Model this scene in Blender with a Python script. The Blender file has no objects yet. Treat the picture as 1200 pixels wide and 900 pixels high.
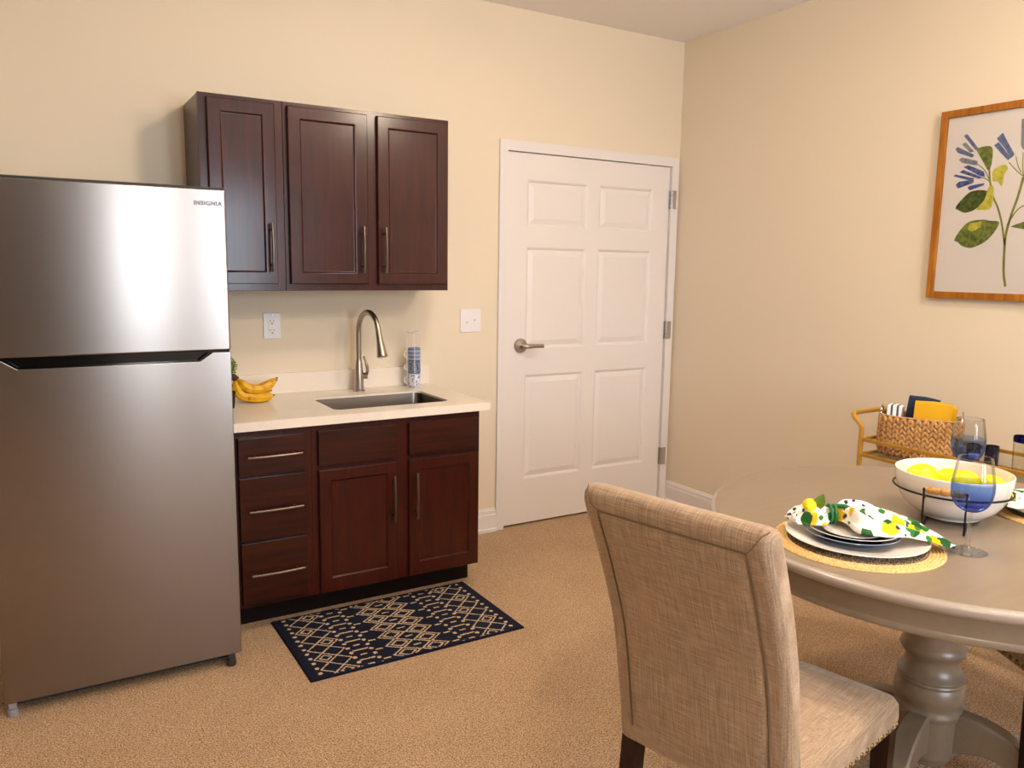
import bpy, bmesh, math, random
from mathutils import Vector, Matrix
from mathutils.geometry import tessellate_polygon
random.seed(7)
PI = math.pi
sc = bpy.context.scene
COL = sc.collection

# ------------------------------------------------------------------ materials
def lin(h):
    h = h.lstrip('#'); v = [int(h[i:i+2], 16)/255 for i in (0, 2, 4)]
    return tuple((c/12.92 if c <= .04045 else ((c+.055)/1.055)**2.4) for c in v) + (1,)

class NT:
    def __init__(s, name):
        s.m = bpy.data.materials.new(name); s.m.use_nodes = True
        s.t = s.m.node_tree; s.n = s.t.nodes; s.l = s.t.links
        s.b = s.n['Principled BSDF']; s.out = s.n['Material Output']
        s._tc = None
    def set(s, **k):
        for a, v in k.items():
            nm = {'color': 'Base Color', 'rough': 'Roughness', 'metal': 'Metallic', 'coat': 'Coat Weight', 'coatr': 'Coat Roughness',
                  'spec': 'Specular IOR Level', 'aniso': 'Anisotropic', 'anirot': 'Anisotropic Rotation', 'trans': 'Transmission Weight',
                  'ior': 'IOR', 'sheen': 'Sheen Weight', 'emis': 'Emission Strength', 'emc': 'Emission Color', 'sss': 'Subsurface Weight', 'alpha': 'Alpha'}[a]
            if isinstance(v, bpy.types.NodeSocket): s.l.new(v, s.b.inputs[nm])
            else: s.b.inputs[nm].default_value = v
        return s
    def tc(s, which='Object'):
        if not s._tc: s._tc = s.n.new('ShaderNodeTexCoord')
        return s._tc.outputs[which]
    def map(s, scale=(1, 1, 1), rot=(0, 0, 0), loc=(0, 0, 0), src=None):
        m = s.n.new('ShaderNodeMapping'); m.inputs['Scale'].default_value = scale
        m.inputs['Rotation'].default_value = rot; m.inputs['Location'].default_value = loc
        s.l.new(src or s.tc(), m.inputs['Vector']); return m.outputs[0]
    def noise(s, vec, scale=5, detail=3, rough=.5, dist=0):
        n = s.n.new('ShaderNodeTexNoise'); n.inputs['Scale'].default_value = scale
        n.inputs['Detail'].default_value = detail; n.inputs['Roughness'].default_value = rough; n.inputs['Distortion'].default_value = dist
        s.l.new(vec, n.inputs['Vector']); return n.outputs['Fac']
    def vor(s, vec, scale=5, rand=1, feature='F1'):
        n = s.n.new('ShaderNodeTexVoronoi'); n.inputs['Scale'].default_value = scale; n.feature = feature
        n.inputs['Randomness'].default_value = rand; s.l.new(vec, n.inputs['Vector']); return n
    def ramp(s, fac, stops, interp='LINEAR'):
        r = s.n.new('ShaderNodeValToRGB'); e = r.color_ramp.elements; r.color_ramp.interpolation = interp
        while len(e) < len(stops): e.new(0.5)
        for i, (p, c) in enumerate(stops):
            e[i].position = p; e[i].color = lin(c) if isinstance(c, str) else (c, c, c, 1)
        s.l.new(fac, r.inputs['Fac']); return r.outputs['Color']
    def math(s, op, a, b=None):
        m = s.n.new('ShaderNodeMath'); m.operation = op
        for i, v in enumerate((a, b)):
            if v is None: continue
            if isinstance(v, bpy.types.NodeSocket): s.l.new(v, m.inputs[i])
            else: m.inputs[i].default_value = v
        return m.outputs[0]
    def mix(s, fac, a, b, mode='MIX'):
        m = s.n.new('ShaderNodeMix'); m.data_type = 'RGBA'; m.blend_type = mode
        for k, v in ((0, fac), (6, a), (7, b)):
            if isinstance(v, bpy.types.NodeSocket): s.l.new(v, m.inputs[k])
            else: m.inputs[k].default_value = v if k == 0 else (lin(v) if isinstance(v, str) else v)
        return m.outputs[2]
    def bump(s, h, strength=.3, dist=.001):
        b = s.n.new('ShaderNodeBump'); b.inputs['Strength'].default_value = strength; b.inputs['Distance'].default_value = dist
        s.l.new(h, b.inputs['Height']); s.l.new(b.outputs[0], s.b.inputs['Normal']); return s

def plain(name, c, rough=.5, **k):
    return NT(name).set(color=lin(c), rough=rough, **k).m

def m_wall(name, c, rough=.62):
    t = NT(name); n = t.noise(t.map(), 160, 3)
    t.set(color=lin(c), rough=rough, spec=.35); t.bump(n, .12, .0006); return t.m
WALL = m_wall('cream_wall_paint', '#e2d5c0')
CEIL = m_wall('ceiling_paint', '#f3f0ef', .9)
WHITE = plain('white_trim_paint', '#e4dfdf', .38)
DOORW = plain('white_door_paint', '#e6e0de', .42)

t = NT('loop_carpet')
v = t.vor(t.map((1, 1.35, 1)), 150, .85)
n1 = t.noise(t.map((1, 1, 1)), 215, 3, .6); n2 = t.noise(t.map(), 3, 3)
c = t.ramp(n1, [(.38, '#6e4c2c'), (.48, '#cc9f74'), (.58, '#f4d0a4')])
c2 = t.ramp(v.outputs['Distance'], [(0, 1.0), (.75, .55)])
c = t.mix(.75, c, c2, 'MULTIPLY'); c = t.mix(.12, c, t.ramp(n2, [(.3, '#8a7358'), (.7, '#e0c8a6')]))
t.set(color=c, rough=.95, spec=.1, sheen=.15)
t.bump(t.math('SUBTRACT', 1.0, v.outputs['Distance']), .9, .006); CARPET = t.m

def m_wood(name, axis, dark, mid, lite, rough=.33, coat=.42, scale=1.0):
    t = NT(name); s = [26*scale]*3; s[axis] = 2.2*scale
    n = t.noise(t.map(tuple(s)), 1.6, 6, .62, .6); s2 = [170.]*3; s2[axis] = 6
    n2 = t.noise(t.map(tuple(s2)), 1.5, 3, .6)
    n3 = t.noise(t.map((3, 3, 3)), 1.3, 3)
    c = t.ramp(n, [(.28, dark), (.52, mid), (.78, lite)])
    c = t.mix(.25, c, t.ramp(n2, [(.3, .45), (.7, 1.0)]), 'MULTIPLY')
    c = t.mix(.4, c, t.ramp(n3, [(.3, .55), (.7, 1.0)]), 'MULTIPLY')
    t.set(color=c, rough=rough, coat=coat, coatr=.17, spec=.14); t.bump(n2, .08, .0004); return t.m
CH_V = m_wood('cherry_upright_grain', 2, '#2c0c05', '#3c1006', '#4c180a', .36)
CH_H = m_wood('cherry_level_grain', 0, '#200a05', '#340f06', '#48190c', .36)
LEGW = m_wood('dark_chair_leg_wood', 2, '#160805', '#2c100a', '#3c1810', .35)
FRAMEW = m_wood('picture_frame_wood', 2, '#8a4f18', '#ab6a22', '#c58636', .45, .15)
HANDW = m_wood('turned_handle_wood', 0, '#b7813f', '#cf9a56', '#e0b476', .5, .1, 3)
TOE = plain('dark_toe_kick', '#150704', .75, spec=.2)

def m_steel(name, c, rough, aniso, rot=0.0, sc3=(2, 2, 900)):
    t = NT(name); n = t.noise(t.map(sc3), 1, 2)
    n2 = t.noise(t.map((2, 2, 2)), 2.0, 3)
    t.set(color=lin(c), metal=1, rough=rough, aniso=aniso, anirot=rot)
    t.bump(n, .03, .0002)
    if aniso:
        g = t.n.new('ShaderNodeTangent'); g.direction_type = 'RADIAL'; g.axis = 'Z'; t.l.new(g.outputs[0], t.b.inputs['Tangent'])
    return t.m
STEEL = m_steel('brushed_stainless', '#8f8781', .25, .8, 0.25)
SINKM = m_steel('sink_steel', '#756c65', .3, 0, 0, (2, 900, 2))
NICKEL = m_steel('brushed_nickel', '#b3a99f', .30, 0, 0, (300, 300, 20))
CHROME = plain('chrome', '#c9c9cc', .15, metal=1)
PULL = m_steel('bronze_nickel_pull', '#6f6158', .36, 0)
BLACKP = plain('black_gloss_plastic', '#050506', .12)
DARKG = plain('dark_grey_plastic', '#2a2a2c', .5)
GREYP = plain('grey_foot_plastic', '#8b8a90', .5)
BODYG = plain('fridge_side_grey', '#4a4a4c', .5)
QUARTZ = NT('cream_quartz'); n = QUARTZ.noise(QUARTZ.map(), 220, 2)
QUARTZ.set(color=QUARTZ.ramp(n, [(.3, '#e7dccf'), (.7, '#ebe1d5')]), rough=.3); QUARTZ = QUARTZ.m
PLATEW = plain('white_plate_plastic', '#e8e6ea', .35)
SLOT = plain('slot_black', '#0a0a0a', .6)

t = NT('taupe_table_paint'); n = t.noise(t.map((6, 40, 40)), 1.2, 4)
t.set(color=t.ramp(n, [(.3, '#7e6e5c'), (.7, '#857562')]), rough=.40, coat=.7, coatr=.32); TABLE = t.m
TABLE_EDGE = plain('pale_table_edge_paint', '#a2958a', .35, coat=.25)  # edge colour is paler than the top
t = NT('linen_upholstery')
na = t.noise(t.map((620, 16, 620)), 1, 2); nb = t.noise(t.map((16, 620, 16)), 1, 2); nc = t.noise(t.map((1200, 1200, 1200)), 1, 1)
w = t.math('ADD', na, nb)
c = t.ramp(t.math('MULTIPLY', w, .5), [(.36, '#846c58'), (.5, '#a0886f'), (.64, '#bba28a')])
t.set(color=c, rough=.92, spec=.15, sheen=.25); t.bump(w, .18, .001); LINEN = t.m
SEAM = plain('seam_thread', '#6f5b45', .9)
BRASSN = plain('nailhead_brass', '#8d7540', .3, metal=1)
GOLD = plain('gold_cart_paint', '#bd8d35', .42, metal=.3)
NAVY = plain('navy_cloth', '#1b2540', .9, sheen=.2)
MUST = NT('mustard_cloth'); n = MUST.noise(MUST.map(), 500, 2)
MUST.set(color=lin('#cf9e0e'), rough=.9); MUST.bump(n, .2, .001); MUST = MUST.m
t = NT('striped_cloth'); w_ = t.n.new('ShaderNodeTexWave'); w_.inputs['Scale'].default_value = 14; w_.inputs['Distortion'].default_value = .6
t.l.new(t.map((1, .25, 0)), w_.inputs['Vector'])
t.set(color=t.ramp(w_.outputs['Color'], [(.25, '#3a4460'), (.4, '#e5e2e2')], 'EASE'), rough=.9); STRIPE = t.m
t = NT('water_hyacinth'); n = t.noise(t.map((60, 60, 240)), 1, 4); n2 = t.noise(t.map((14, 14, 14)), 1, 2)
c = t.mix(.5, t.ramp(n, [(.3, '#80552a'), (.5, '#ad8250'), (.7, '#d6b386')]), t.ramp(n2, [(.3, '#a87640'), (.7, '#cf9e60')])); t.set(color=c, rough=.7); t.bump(n, .5, .002); HYA = t.m
t = NT('straw_braid'); n = t.noise(t.map(), 260, 3)
t.set(color=t.ramp(n, [(.3, '#b98c4a'), (.5, '#d9b272'), (.7, '#ecd29c')]), rough=.75); t.bump(n, .4, .002); STRAW = t.m
t = NT('dark_straw_braid'); n = t.noise(t.map(), 260, 3)
t.set(color=t.ramp(n, [(.35, '#3c3026'), (.5, '#7a6650'), (.65, '#c0a880')]), rough=.75); t.bump(n, .4, .002); DSTRAW = t.m
CERAM = plain('white_ceramic', '#eee9e4', .18, coat=.3)
t = NT('slate_plate_glaze'); n = t.noise(t.map(), 60, 3)
t.set(color=t.ramp(n, [(.35, '#34394a'), (.65, '#4a5064')]), rough=.22, coat=.4); SLATE = t.m
SLATEIN = plain('pale_plate_centre', '#b9b3a8', .2, coat=.3)
IRON = plain('black_iron_wire', '#0f0d0d', .45, metal=.3)
t = NT('lemon_skin'); n = t.noise(t.map(), 320, 2)
t.set(color=lin('#f8e000'), rough=.42); t.bump(n, .25, .001); LEMON = t.m
t = NT('banana_skin'); n = t.noise(t.map(), 40, 3)
t.set(color=t.ramp(n, [(.28, '#a06a08'), (.42, '#d89f0c'), (.7, '#e6b414')]), rough=.5); BANANA = t.m
BSTEM = plain('banana_stem', '#4a3018', .8); BTIP = plain('banana_tip', '#2c2414', .8)
t = NT('boxwood_leaf'); n = t.noise(t.map(), 50, 2)
t.set(color=t.ramp(n, [(.3, '#2c4a0a'), (.7, '#6f8f1a')]), rough=.6); BOX = t.m
LEAF = plain('green_leaf', '#5f7a1c', .5); RINGG = plain('green_ring_cord', '#1f6a34', .5)
# printed lemon cloth
t = NT('lemon_print_cloth')
col = '#f0ece8'
base = None
nz = t.n.new('ShaderNodeTexNoise'); nz.inputs['Scale'].default_value = 30; t.l.new(t.tc(), nz.inputs['Vector'])
dv = t.mix(.018, t.tc(), nz.outputs['Color'])
layers = [(20, '#e8bd10', .42, .42, (0, 7.3, 0)), (25, '#1f5a22', .43, .42, (3.1, 0, 0)), (62, '#3a2a55', .30, .16, (0, 0, 5.0)), (38, '#2e7a30', .36, .25, (9.3, 2, 0))]
cur = None
for s_, cc, rad, gate, off in layers:
    v = t.vor(t.map((1, 1, .6), loc=off, src=dv), s_)
    g = t.math('MULTIPLY', t.math('LESS_THAN', v.outputs['Distance'], rad), t.math('LESS_THAN', t.math('FRACT', t.math('MULTIPLY', v.outputs['Color'], 7.31)), gate + .15))
    cur = t.mix(g, cur if cur is not None else col, cc)
t.set(color=cur, rough=.9); PRINTC = t.m

def m_glass(name, stops, axis=2, spec=.08):
    """thin clear or tinted glass: tinted transparency under a fresnel gloss; the tint follows the height of the glass"""
    t = NT(name); t.n.remove(t.b)
    sep = t.n.new('ShaderNodeSeparateXYZ'); t.l.new(t.tc(), sep.inputs[0])
    mr = t.math('MULTIPLY', sep.outputs[axis], 1/.26)
    c = t.ramp(mr, stops)
    tr = t.n.new('ShaderNodeBsdfTransparent'); t.l.new(c, tr.inputs[0])
    gl = t.n.new('ShaderNodeBsdfGlossy'); gl.inputs['Roughness'].default_value = .03
    fr = t.n.new('ShaderNodeLayerWeight'); fr.inputs['Blend'].default_value = .14
    f = t.math('ADD', t.math('MULTIPLY', fr.outputs['Fresnel'], .62), spec*.4)
    mx = t.n.new('ShaderNodeMixShader'); t.l.new(f, mx.inputs[0]); t.l.new(tr.outputs[0], mx.inputs[1]); t.l.new(gl.outputs[0], mx.inputs[2])
    t.l.new(mx.outputs[0], t.out.inputs[0]); return t.m
BLUEG = m_glass('blue_ombre_glass', [(0, '#f2f2f2'), (.40, '#f2f2f2'), (.425, '#4a55c4'), (.46, '#6c88d6'), (.57, '#9fb8e4'), (.70, '#b8cbea'), (.72, '#f2f4f6'), (1, '#f8f9fa')])
CLEARG = m_glass('clear_glass', [(0, '#f6f6f2'), (1, '#f6f6f2')], 2, .28)
SMOKEG = m_glass('greenish_clear_glass', [(0, '#f4f4ec'), (1, '#f6f5f0')])
COBALT = m_glass('cobalt_rim_glass', [(0, '#1c2aa0'), (1, '#1c2aa0')])
PICGLASS = m_glass('picture_glass', [(0, '#fbfbfb'), (1, '#fbfbfb')], 2, .02)
NAVYG = plain('navy_candle_glass', '#0b1026', .12, coat=.5)
LABELW = plain('paper_label', '#d8d8dc', .7)
PAPER = plain('print_paper', '#f3eeec', .8)
MATC = PAPER
def attr_mat(name, attr='Col', rough=.9, bumpy=0):
    t = NT(name); a = t.n.new('ShaderNodeAttribute'); a.attribute_name = attr
    t.set(color=a.outputs['Color'], rough=rough, spec=.15)
    if bumpy: t.bump(t.noise(t.map(), 420, 2), bumpy, .003)
    return t.m
RUGM = attr_mat('rug_yarn', bumpy=.6)
def wc(name, a, b, sc=60):
    t = NT(name); n = t.noise(t.map(), sc, 4, .6); t.set(color=t.ramp(n, [(.3, a), (.7, b)]), rough=.85); return t.m
WBLUE = wc('watercolour_blue', '#4d5f96', '#8797b8'); WBLUED = wc('watercolour_deep_blue', '#28387e', '#6c7cb0'); WGREY = wc('watercolour_grey_blue', '#6a7080', '#a4a8b4')
WGREEN = wc('watercolour_green', '#45561e', '#92a04a'); WGREEND = wc('watercolour_dark_green', '#26381c', '#6b7a34'); WYEL = wc('watercolour_yellow', '#b4b030', '#e0d860'); WSTEM = wc('watercolour_stem', '#6f7a32', '#9aa052')

# ------------------------------------------------------------------ mesh building
class MB:
    def __init__(s): s.bm = bmesh.new()
    def _tf(s, vs, M):
        if M is not None:
            for v in vs: v.co = M @ v.co
    def box(s, x0, x1, y0, y1, z0, z1, bev=0, seg=2, mi=0, M=None):
        b = bmesh.new()
        vs = [b.verts.new((x, y, z)) for x in (x0, x1) for y in (y0, y1) for z in (z0, z1)]
        for f in ((0, 1, 3, 2), (4, 6, 7, 5), (0, 4, 5, 1), (2, 3, 7, 6), (0, 2, 6, 4), (1, 5, 7, 3)): b.faces.new([vs[i] for i in f])
        bmesh.ops.recalc_face_normals(b, faces=b.faces)
        if bev > 0:
            bev = min(bev, .49*min(abs(x1-x0), abs(y1-y0), abs(z1-z0)))
            bmesh.ops.bevel(b, geom=list(b.edges), offset=bev, segments=seg, profile=.5, affect='EDGES')
        s.merge(b, mi, M); return s
    def merge(s, b, mi=0, M=None):
        mp = {}
        for v in b.verts: mp[v] = s.bm.verts.new(M @ v.co if M is not None else v.co)
        for f in b.faces:
            try:
                g = s.bm.faces.new([mp[v] for v in f.verts]); g.material_index = mi if mi else f.material_index; g.smooth = f.smooth
            except ValueError: pass
        b.free(); return s
    def rings(s, rings, closed=True, cap=True, mi=0, loop=False):
        """skin a list of vertex rings"""
        R = [[s.bm.verts.new(p) for p in r] for r in rings]
        n = len(R[0]); pairs = list(zip(R[:-1], R[1:])) + ([(R[-1], R[0])] if loop else [])
        for a, b in pairs:
            for i in range(n if closed else n-1):
                j = (i+1) % n
                f = s.bm.faces.new((a[i], a[j], b[j], b[i])); f.material_index = mi
        if cap and not loop and closed:
            f = s.bm.faces.new(R[0][::-1]); f.material_index = mi
            f = s.bm.faces.new(R[-1]); f.material_index = mi
        return s
    def lathe(s, prof, c=(0, 0, 0), seg=40, mi=0, cap=False, M=None, sx=1, sy=1):
        """prof: list of (r, z)"""
        rr = [[Vector((c[0]+max(r, 1e-5)*math.cos(2*PI*i/seg)*sx, c[1]+max(r, 1e-5)*math.sin(2*PI*i/seg)*sy, c[2]+z)) for i in range(seg)] for r, z in prof]
        if M is not None: rr = [[M @ p for p in r] for r in rr]
        return s.rings(rr, cap=cap, mi=mi)
    def tube(s, pts, r, seg=10, closed=False, mi=0, cap=True, flat=1.0):
        pts = [Vector(p) for p in pts]; n = len(pts)
        rad = r if isinstance(r, (list, tuple)) else [r]*n
        tg = []
        for i in range(n):
            a = pts[(i-1) % n] if (closed or i > 0) else pts[i]; b = pts[(i+1) % n] if (closed or i < n-1) else pts[i]
            tg.append((b-a).normalized())
        up = Vector((0, 0, 1)) if abs(tg[0].z) < .9 else Vector((1, 0, 0))
        nr = (up - tg[0]*up.dot(tg[0])).normalized(); rings = []
        for i in range(n):
            nr = (nr - tg[i]*nr.dot(tg[i]))
            nr = nr.normalized() if nr.length > 1e-6 else tg[i].orthogonal().normalized()
            bn = tg[i].cross(nr)
            rings.append([pts[i] + nr*math.cos(2*PI*k/seg)*rad[i] + bn*math.sin(2*PI*k/seg)*rad[i]*flat for k in range(seg)])
        return s.rings(rings, cap=cap, mi=mi, loop=closed)
    def prism(s, poly, d0, d1, plane='xy', bev=0, mi=0, seg=2):
        """poly in 2D extruded between d0 and d1 along the third axis"""
        b = bmesh.new()
        def P(u, v, w): return {'xy': (u, v, w), 'xz': (u, w, v), 'yz': (w, u, v)}[plane]
        lo = [b.verts.new(P(u, v, d0)) for u, v in poly]; hi = [b.verts.new(P(u, v, d1)) for u, v in poly]
        b.faces.new(lo[::-1]); b.faces.new(hi)
        n = len(poly)
        for i in range(n): b.faces.new((lo[i], lo[(i+1) % n], hi[(i+1) % n], hi[i]))
        bmesh.ops.recalc_face_normals(b, faces=b.faces)
        if bev: bmesh.ops.bevel(b, geom=list(b.edges), offset=bev, segments=seg, profile=.5, affect='EDGES')
        s.merge(b, mi); return s
    def ball(s, c, r, sx=1, sy=1, sz=1, u=14, v=9, mi=0, M=None):
        b = bmesh.new(); bmesh.ops.create_uvsphere(b, u_segments=u, v_segments=v, radius=r)
        T = Matrix.Translation(c) @ Matrix.Diagonal((sx, sy, sz, 1)) if M is None else Matrix.Translation(c) @ M @ Matrix.Diagonal((sx, sy, sz, 1))
        s.merge(b, mi, T); return s

def props(o, label=None, cat=None, group=None, kind=None):
    if label: o['label'] = label
    if cat: o['category'] = cat
    if group: o['group'] = group
    if kind: o['kind'] = kind
    return o
WM = {}
def thing(name, label, cat, loc=(0, 0, 0), rotz=0, group=None, kind=None):
    o = bpy.data.objects.new(name, None); o.empty_display_size = .05; COL.objects.link(o)
    o.location = loc; o.rotation_euler = (0, 0, rotz)
    WM[o.name] = Matrix.Translation(loc) @ Matrix.Rotation(rotz, 4, 'Z')
    return props(o, label, cat, group, kind)
def part(name, mb, mats, parent=None, label=None, smooth=True, local=False, angle=35, loc=None, cat=None, group=None, kind=None, wn=True):
    """link one mesh object; coordinates are world metres unless local"""
    me = bpy.data.meshes.new(name); bm = mb.bm
    bmesh.ops.remove_doubles(bm, verts=bm.verts, dist=1e-6)
    bmesh.ops.recalc_face_normals(bm, faces=bm.faces)
    o = bpy.data.objects.new(name, me); COL.objects.link(o)
    base = WM[parent.name] if parent is not None else Matrix.Identity(4)
    own = Matrix.Identity(4)
    if parent is None:
        if loc is None:
            xs = [v.co for v in bm.verts]
            loc = (sum(min(c[i] for c in xs)+max(c[i] for c in xs) for i in (0,))/2, 0, 0)
            mn = [min(c[i] for c in xs) for i in range(3)]; mxx = [max(c[i] for c in xs) for i in range(3)]
            loc = ((mn[0]+mxx[0])/2, (mn[1]+mxx[1])/2, mn[2])
        own = Matrix.Translation(loc)
    elif loc is not None:
        own = Matrix.Translation(loc)
    if parent is None: inv = own.inverted()
    elif local: inv = own.inverted()
    else: inv = (base @ own).inverted()
    for v in bm.verts: v.co = inv @ v.co
    if smooth:
        for f in bm.faces: f.smooth = True
        for e in bm.edges:
            if len(e.link_faces) == 2 and e.calc_face_angle(0) > math.radians(angle): e.smooth = False
    bm.to_mesh(me); bm.free()
    for m in (mats if isinstance(mats, (list, tuple)) else [mats]): me.materials.append(m)
    o.location = own.translation
    if smooth and angle < 50 and wn:
        w = o.modifiers.new('weighted_normals', 'WEIGHTED_NORMAL'); w.keep_sharp = True; w.weight = 80
    if parent is not None: o.parent = parent
    WM[o.name] = base @ own
    return props(o, label, cat, group, kind)
def struct(name, mb, m, label=None, **k): return part(name, mb, m, None, label, kind='structure', **k)
def bez(p, n=12):
    out = []
    for i in range(n+1):
        t = i/n; q = [Vector(a) for a in p]
        while len(q) > 1: q = [a.lerp(b, t) for a, b in zip(q[:-1], q[1:])]
        out.append(q[0])
    return out
def smooth_path(pts, n=6):
    P = [Vector(p) for p in pts]; P = [P[0]*2-P[1]] + P + [P[-1]*2-P[-2]]; out = []
    for i in range(1, len(P)-2):
        for k in range(n):
            t = k/n
            out.append(.5*((2*P[i]) + (P[i+1]-P[i-1])*t + (2*P[i-1]-5*P[i]+4*P[i+1]-P[i+2])*t*t + (3*P[i]-P[i-1]-3*P[i+1]+P[i+2])*t**3))
    out.append(P[-2]); return out
def rrect(x0, x1, y0, y1, r, n=6):
    out = []
    for cx, cy, a0 in ((x1-r, y1-r, 0), (x0+r, y1-r, PI/2), (x0+r, y0+r, PI), (x1-r, y0+r, 1.5*PI)):
        for k in range(n+1): a = a0+PI/2*k/n; out.append((cx+r*math.cos(a), cy+r*math.sin(a)))
    return out

# ------------------------------------------------------------------ room shell
XL, YF, H, TH = -4.75, -6.4, 2.86, .12
DX0, DX1, DZ = -1.243, -.062, 2.128        # door opening
m = MB(); m.box(XL-TH, TH, YF-TH, TH, -.06, 0); struct('floor', m, CARPET, 'tan loop pile carpet', smooth=False)
m = MB(); m.box(XL-TH, TH, YF-TH, TH, H, H+.08); struct('ceiling', m, CEIL, 'off white painted ceiling', smooth=False)
m = MB(); m.box(XL-TH, DX0, 0, TH, 0, H); m.box(DX1, TH, 0, TH, 0, H); m.box(DX0, DX1, 0, TH, DZ, H)
m.box(DX0, DX1, TH-.01, TH, 0, DZ)
struct('wall_back', m, WALL, 'cream wall behind the cabinets and the door', smooth=False)
m = MB(); m.box(0, TH, YF-TH, 0, 0, H); struct('wall_right', m, WALL, 'cream wall with the framed botanical print', smooth=False)
m = MB(); m.box(XL-TH, XL, YF-TH, 0, 0, H); struct('wall_left', m, WALL, smooth=False)
WINS = [(-2.76, -2.34, .95, 2.35), (-1.95, -1.12, .95, 2.35)]
m = MB(); xs = [XL-TH]+[x for w in WINS for x in w[:2]]+[TH]
for a, b in zip(xs[0::2], xs[1::2]): m.box(a, b, YF-TH, YF, 0, H)
for x0, x1, z0, z1 in WINS: m.box(x0, x1, YF-TH, YF, 0, z0); m.box(x0, x1, YF-TH, YF, z1, H)
struct('wall_front', m, WALL, smooth=False)
PANE = m_glass('window_pane_glass', [(0, '#f8f8f8'), (1, '#f8f8f8')])
for i, (x0, x1, z0, z1) in enumerate(WINS):
    w = thing('window_%d' % (i+1), 'white framed sash window behind the viewer', 'window', ((x0+x1)/2, YF, z0), kind='structure')
    m = MB()
    for a, b, c_, d in ((x0, x0+.05, z0, z1), (x1-.05, x1, z0, z1), (x0, x1, z0, z0+.05), (x0, x1, z1-.05, z1), (x0, x1, (z0+z1)/2-.02, (z0+z1)/2+.02)):
        m.box(a, b, YF-.09, YF-.03, c_, d)
    part('window_frame', m, WHITE, w, smooth=False)
    m = MB(); m.box(x0-.04, x1+.04, YF, YF+.06, z0-.03, z0); part('window_sill', m, WHITE, w, smooth=False)
    m = MB(); m.box(x0+.05, x1-.05, YF-.062, YF-.058, z0+.05, z1-.05); part('window_pane', m, PANE, w, smooth=False)

CURT = plain('added_curtain_cloth', '#3f3028', .9, sheen=.2)  # unseen drape added so the refrigerator front reflects something dark
m = MB(); x0c, x1c = -3.95, -2.86; nn = 90
fr_ = [Vector((x0c+(x1c-x0c)*i/nn, YF+.10+.028*math.sin(i*.62)+.008*math.sin(i*1.7), 0)) for i in range(nn+1)]
loop_ = fr_+[p+Vector((0, -.006, 0)) for p in fr_[::-1]]
m.rings([[p+Vector((0, 0, z)) for p in loop_] for z in (.02, 1.2, 2.44)])
cu_ = part('added_curtain', m, CURT, None, 'dark brown drape added beside the left sash window for a dark reflection', cat='added_curtain', angle=60)
m = MB(); m.tube([(-4.0, YF+.10, 2.46), (-.85, YF+.10, 2.46)], .012, seg=12)  # unseen rod added to carry the drape
for x in (-3.98, -2.1, -.88): m.box(x-.01, x+.01, YF, YF+.10, 2.45, 2.47)
part('added_curtain_rod', m, DARKG, None, 'dark metal rod added above the sash windows for the drape', cat='curtain rod')

def baseboard(name, p0, p1, nrm):
    """profile swept along a wall; nrm points into the room"""
    prof = [(0, 0), (.022, 0), (.022, .018), (.014, .022), (.014, .098), (.011, .102), (.011, .122), (.006, .127), (.006, .132), (.003, .136), (0, .136)]
    m = MB(); rings = [[Vector((p[0]+nrm[0]*d, p[1]+nrm[1]*d, z)) for d, z in prof] for p in (p0, p1)]
    m.rings(rings); return struct(name, m, WHITE, smooth=False)
baseboard('baseboard_back', (-1.757, 0), (-1.291, 0), (0, -1))
baseboard('baseboard_right', (0, 0), (0, YF), (-1, 0))
baseboard('baseboard_left', (XL, 0), (XL, YF), (1, 0))
baseboard('baseboard_front', (XL, YF), (0, YF), (0, 1))

# door casing
m = MB()
m.prism([(-1.291, 0), (-1.240, 0), (-1.240, 2.124), (-.066, 2.124), (-.066, 0), (-.014, 0), (-.014, 2.178), (-1.291, 2.178)], -.014, 0, 'xz', .0025)
for a, b, c_, d in ((-1.243, -1.239, 0, DZ), (-.066, -.062, 0, DZ), (DX0, DX1, DZ-.004, DZ)): m.box(a, b, 0, .11, c_, d)
struct('trim_1', m, WHITE, 'white metal door casing')

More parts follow.
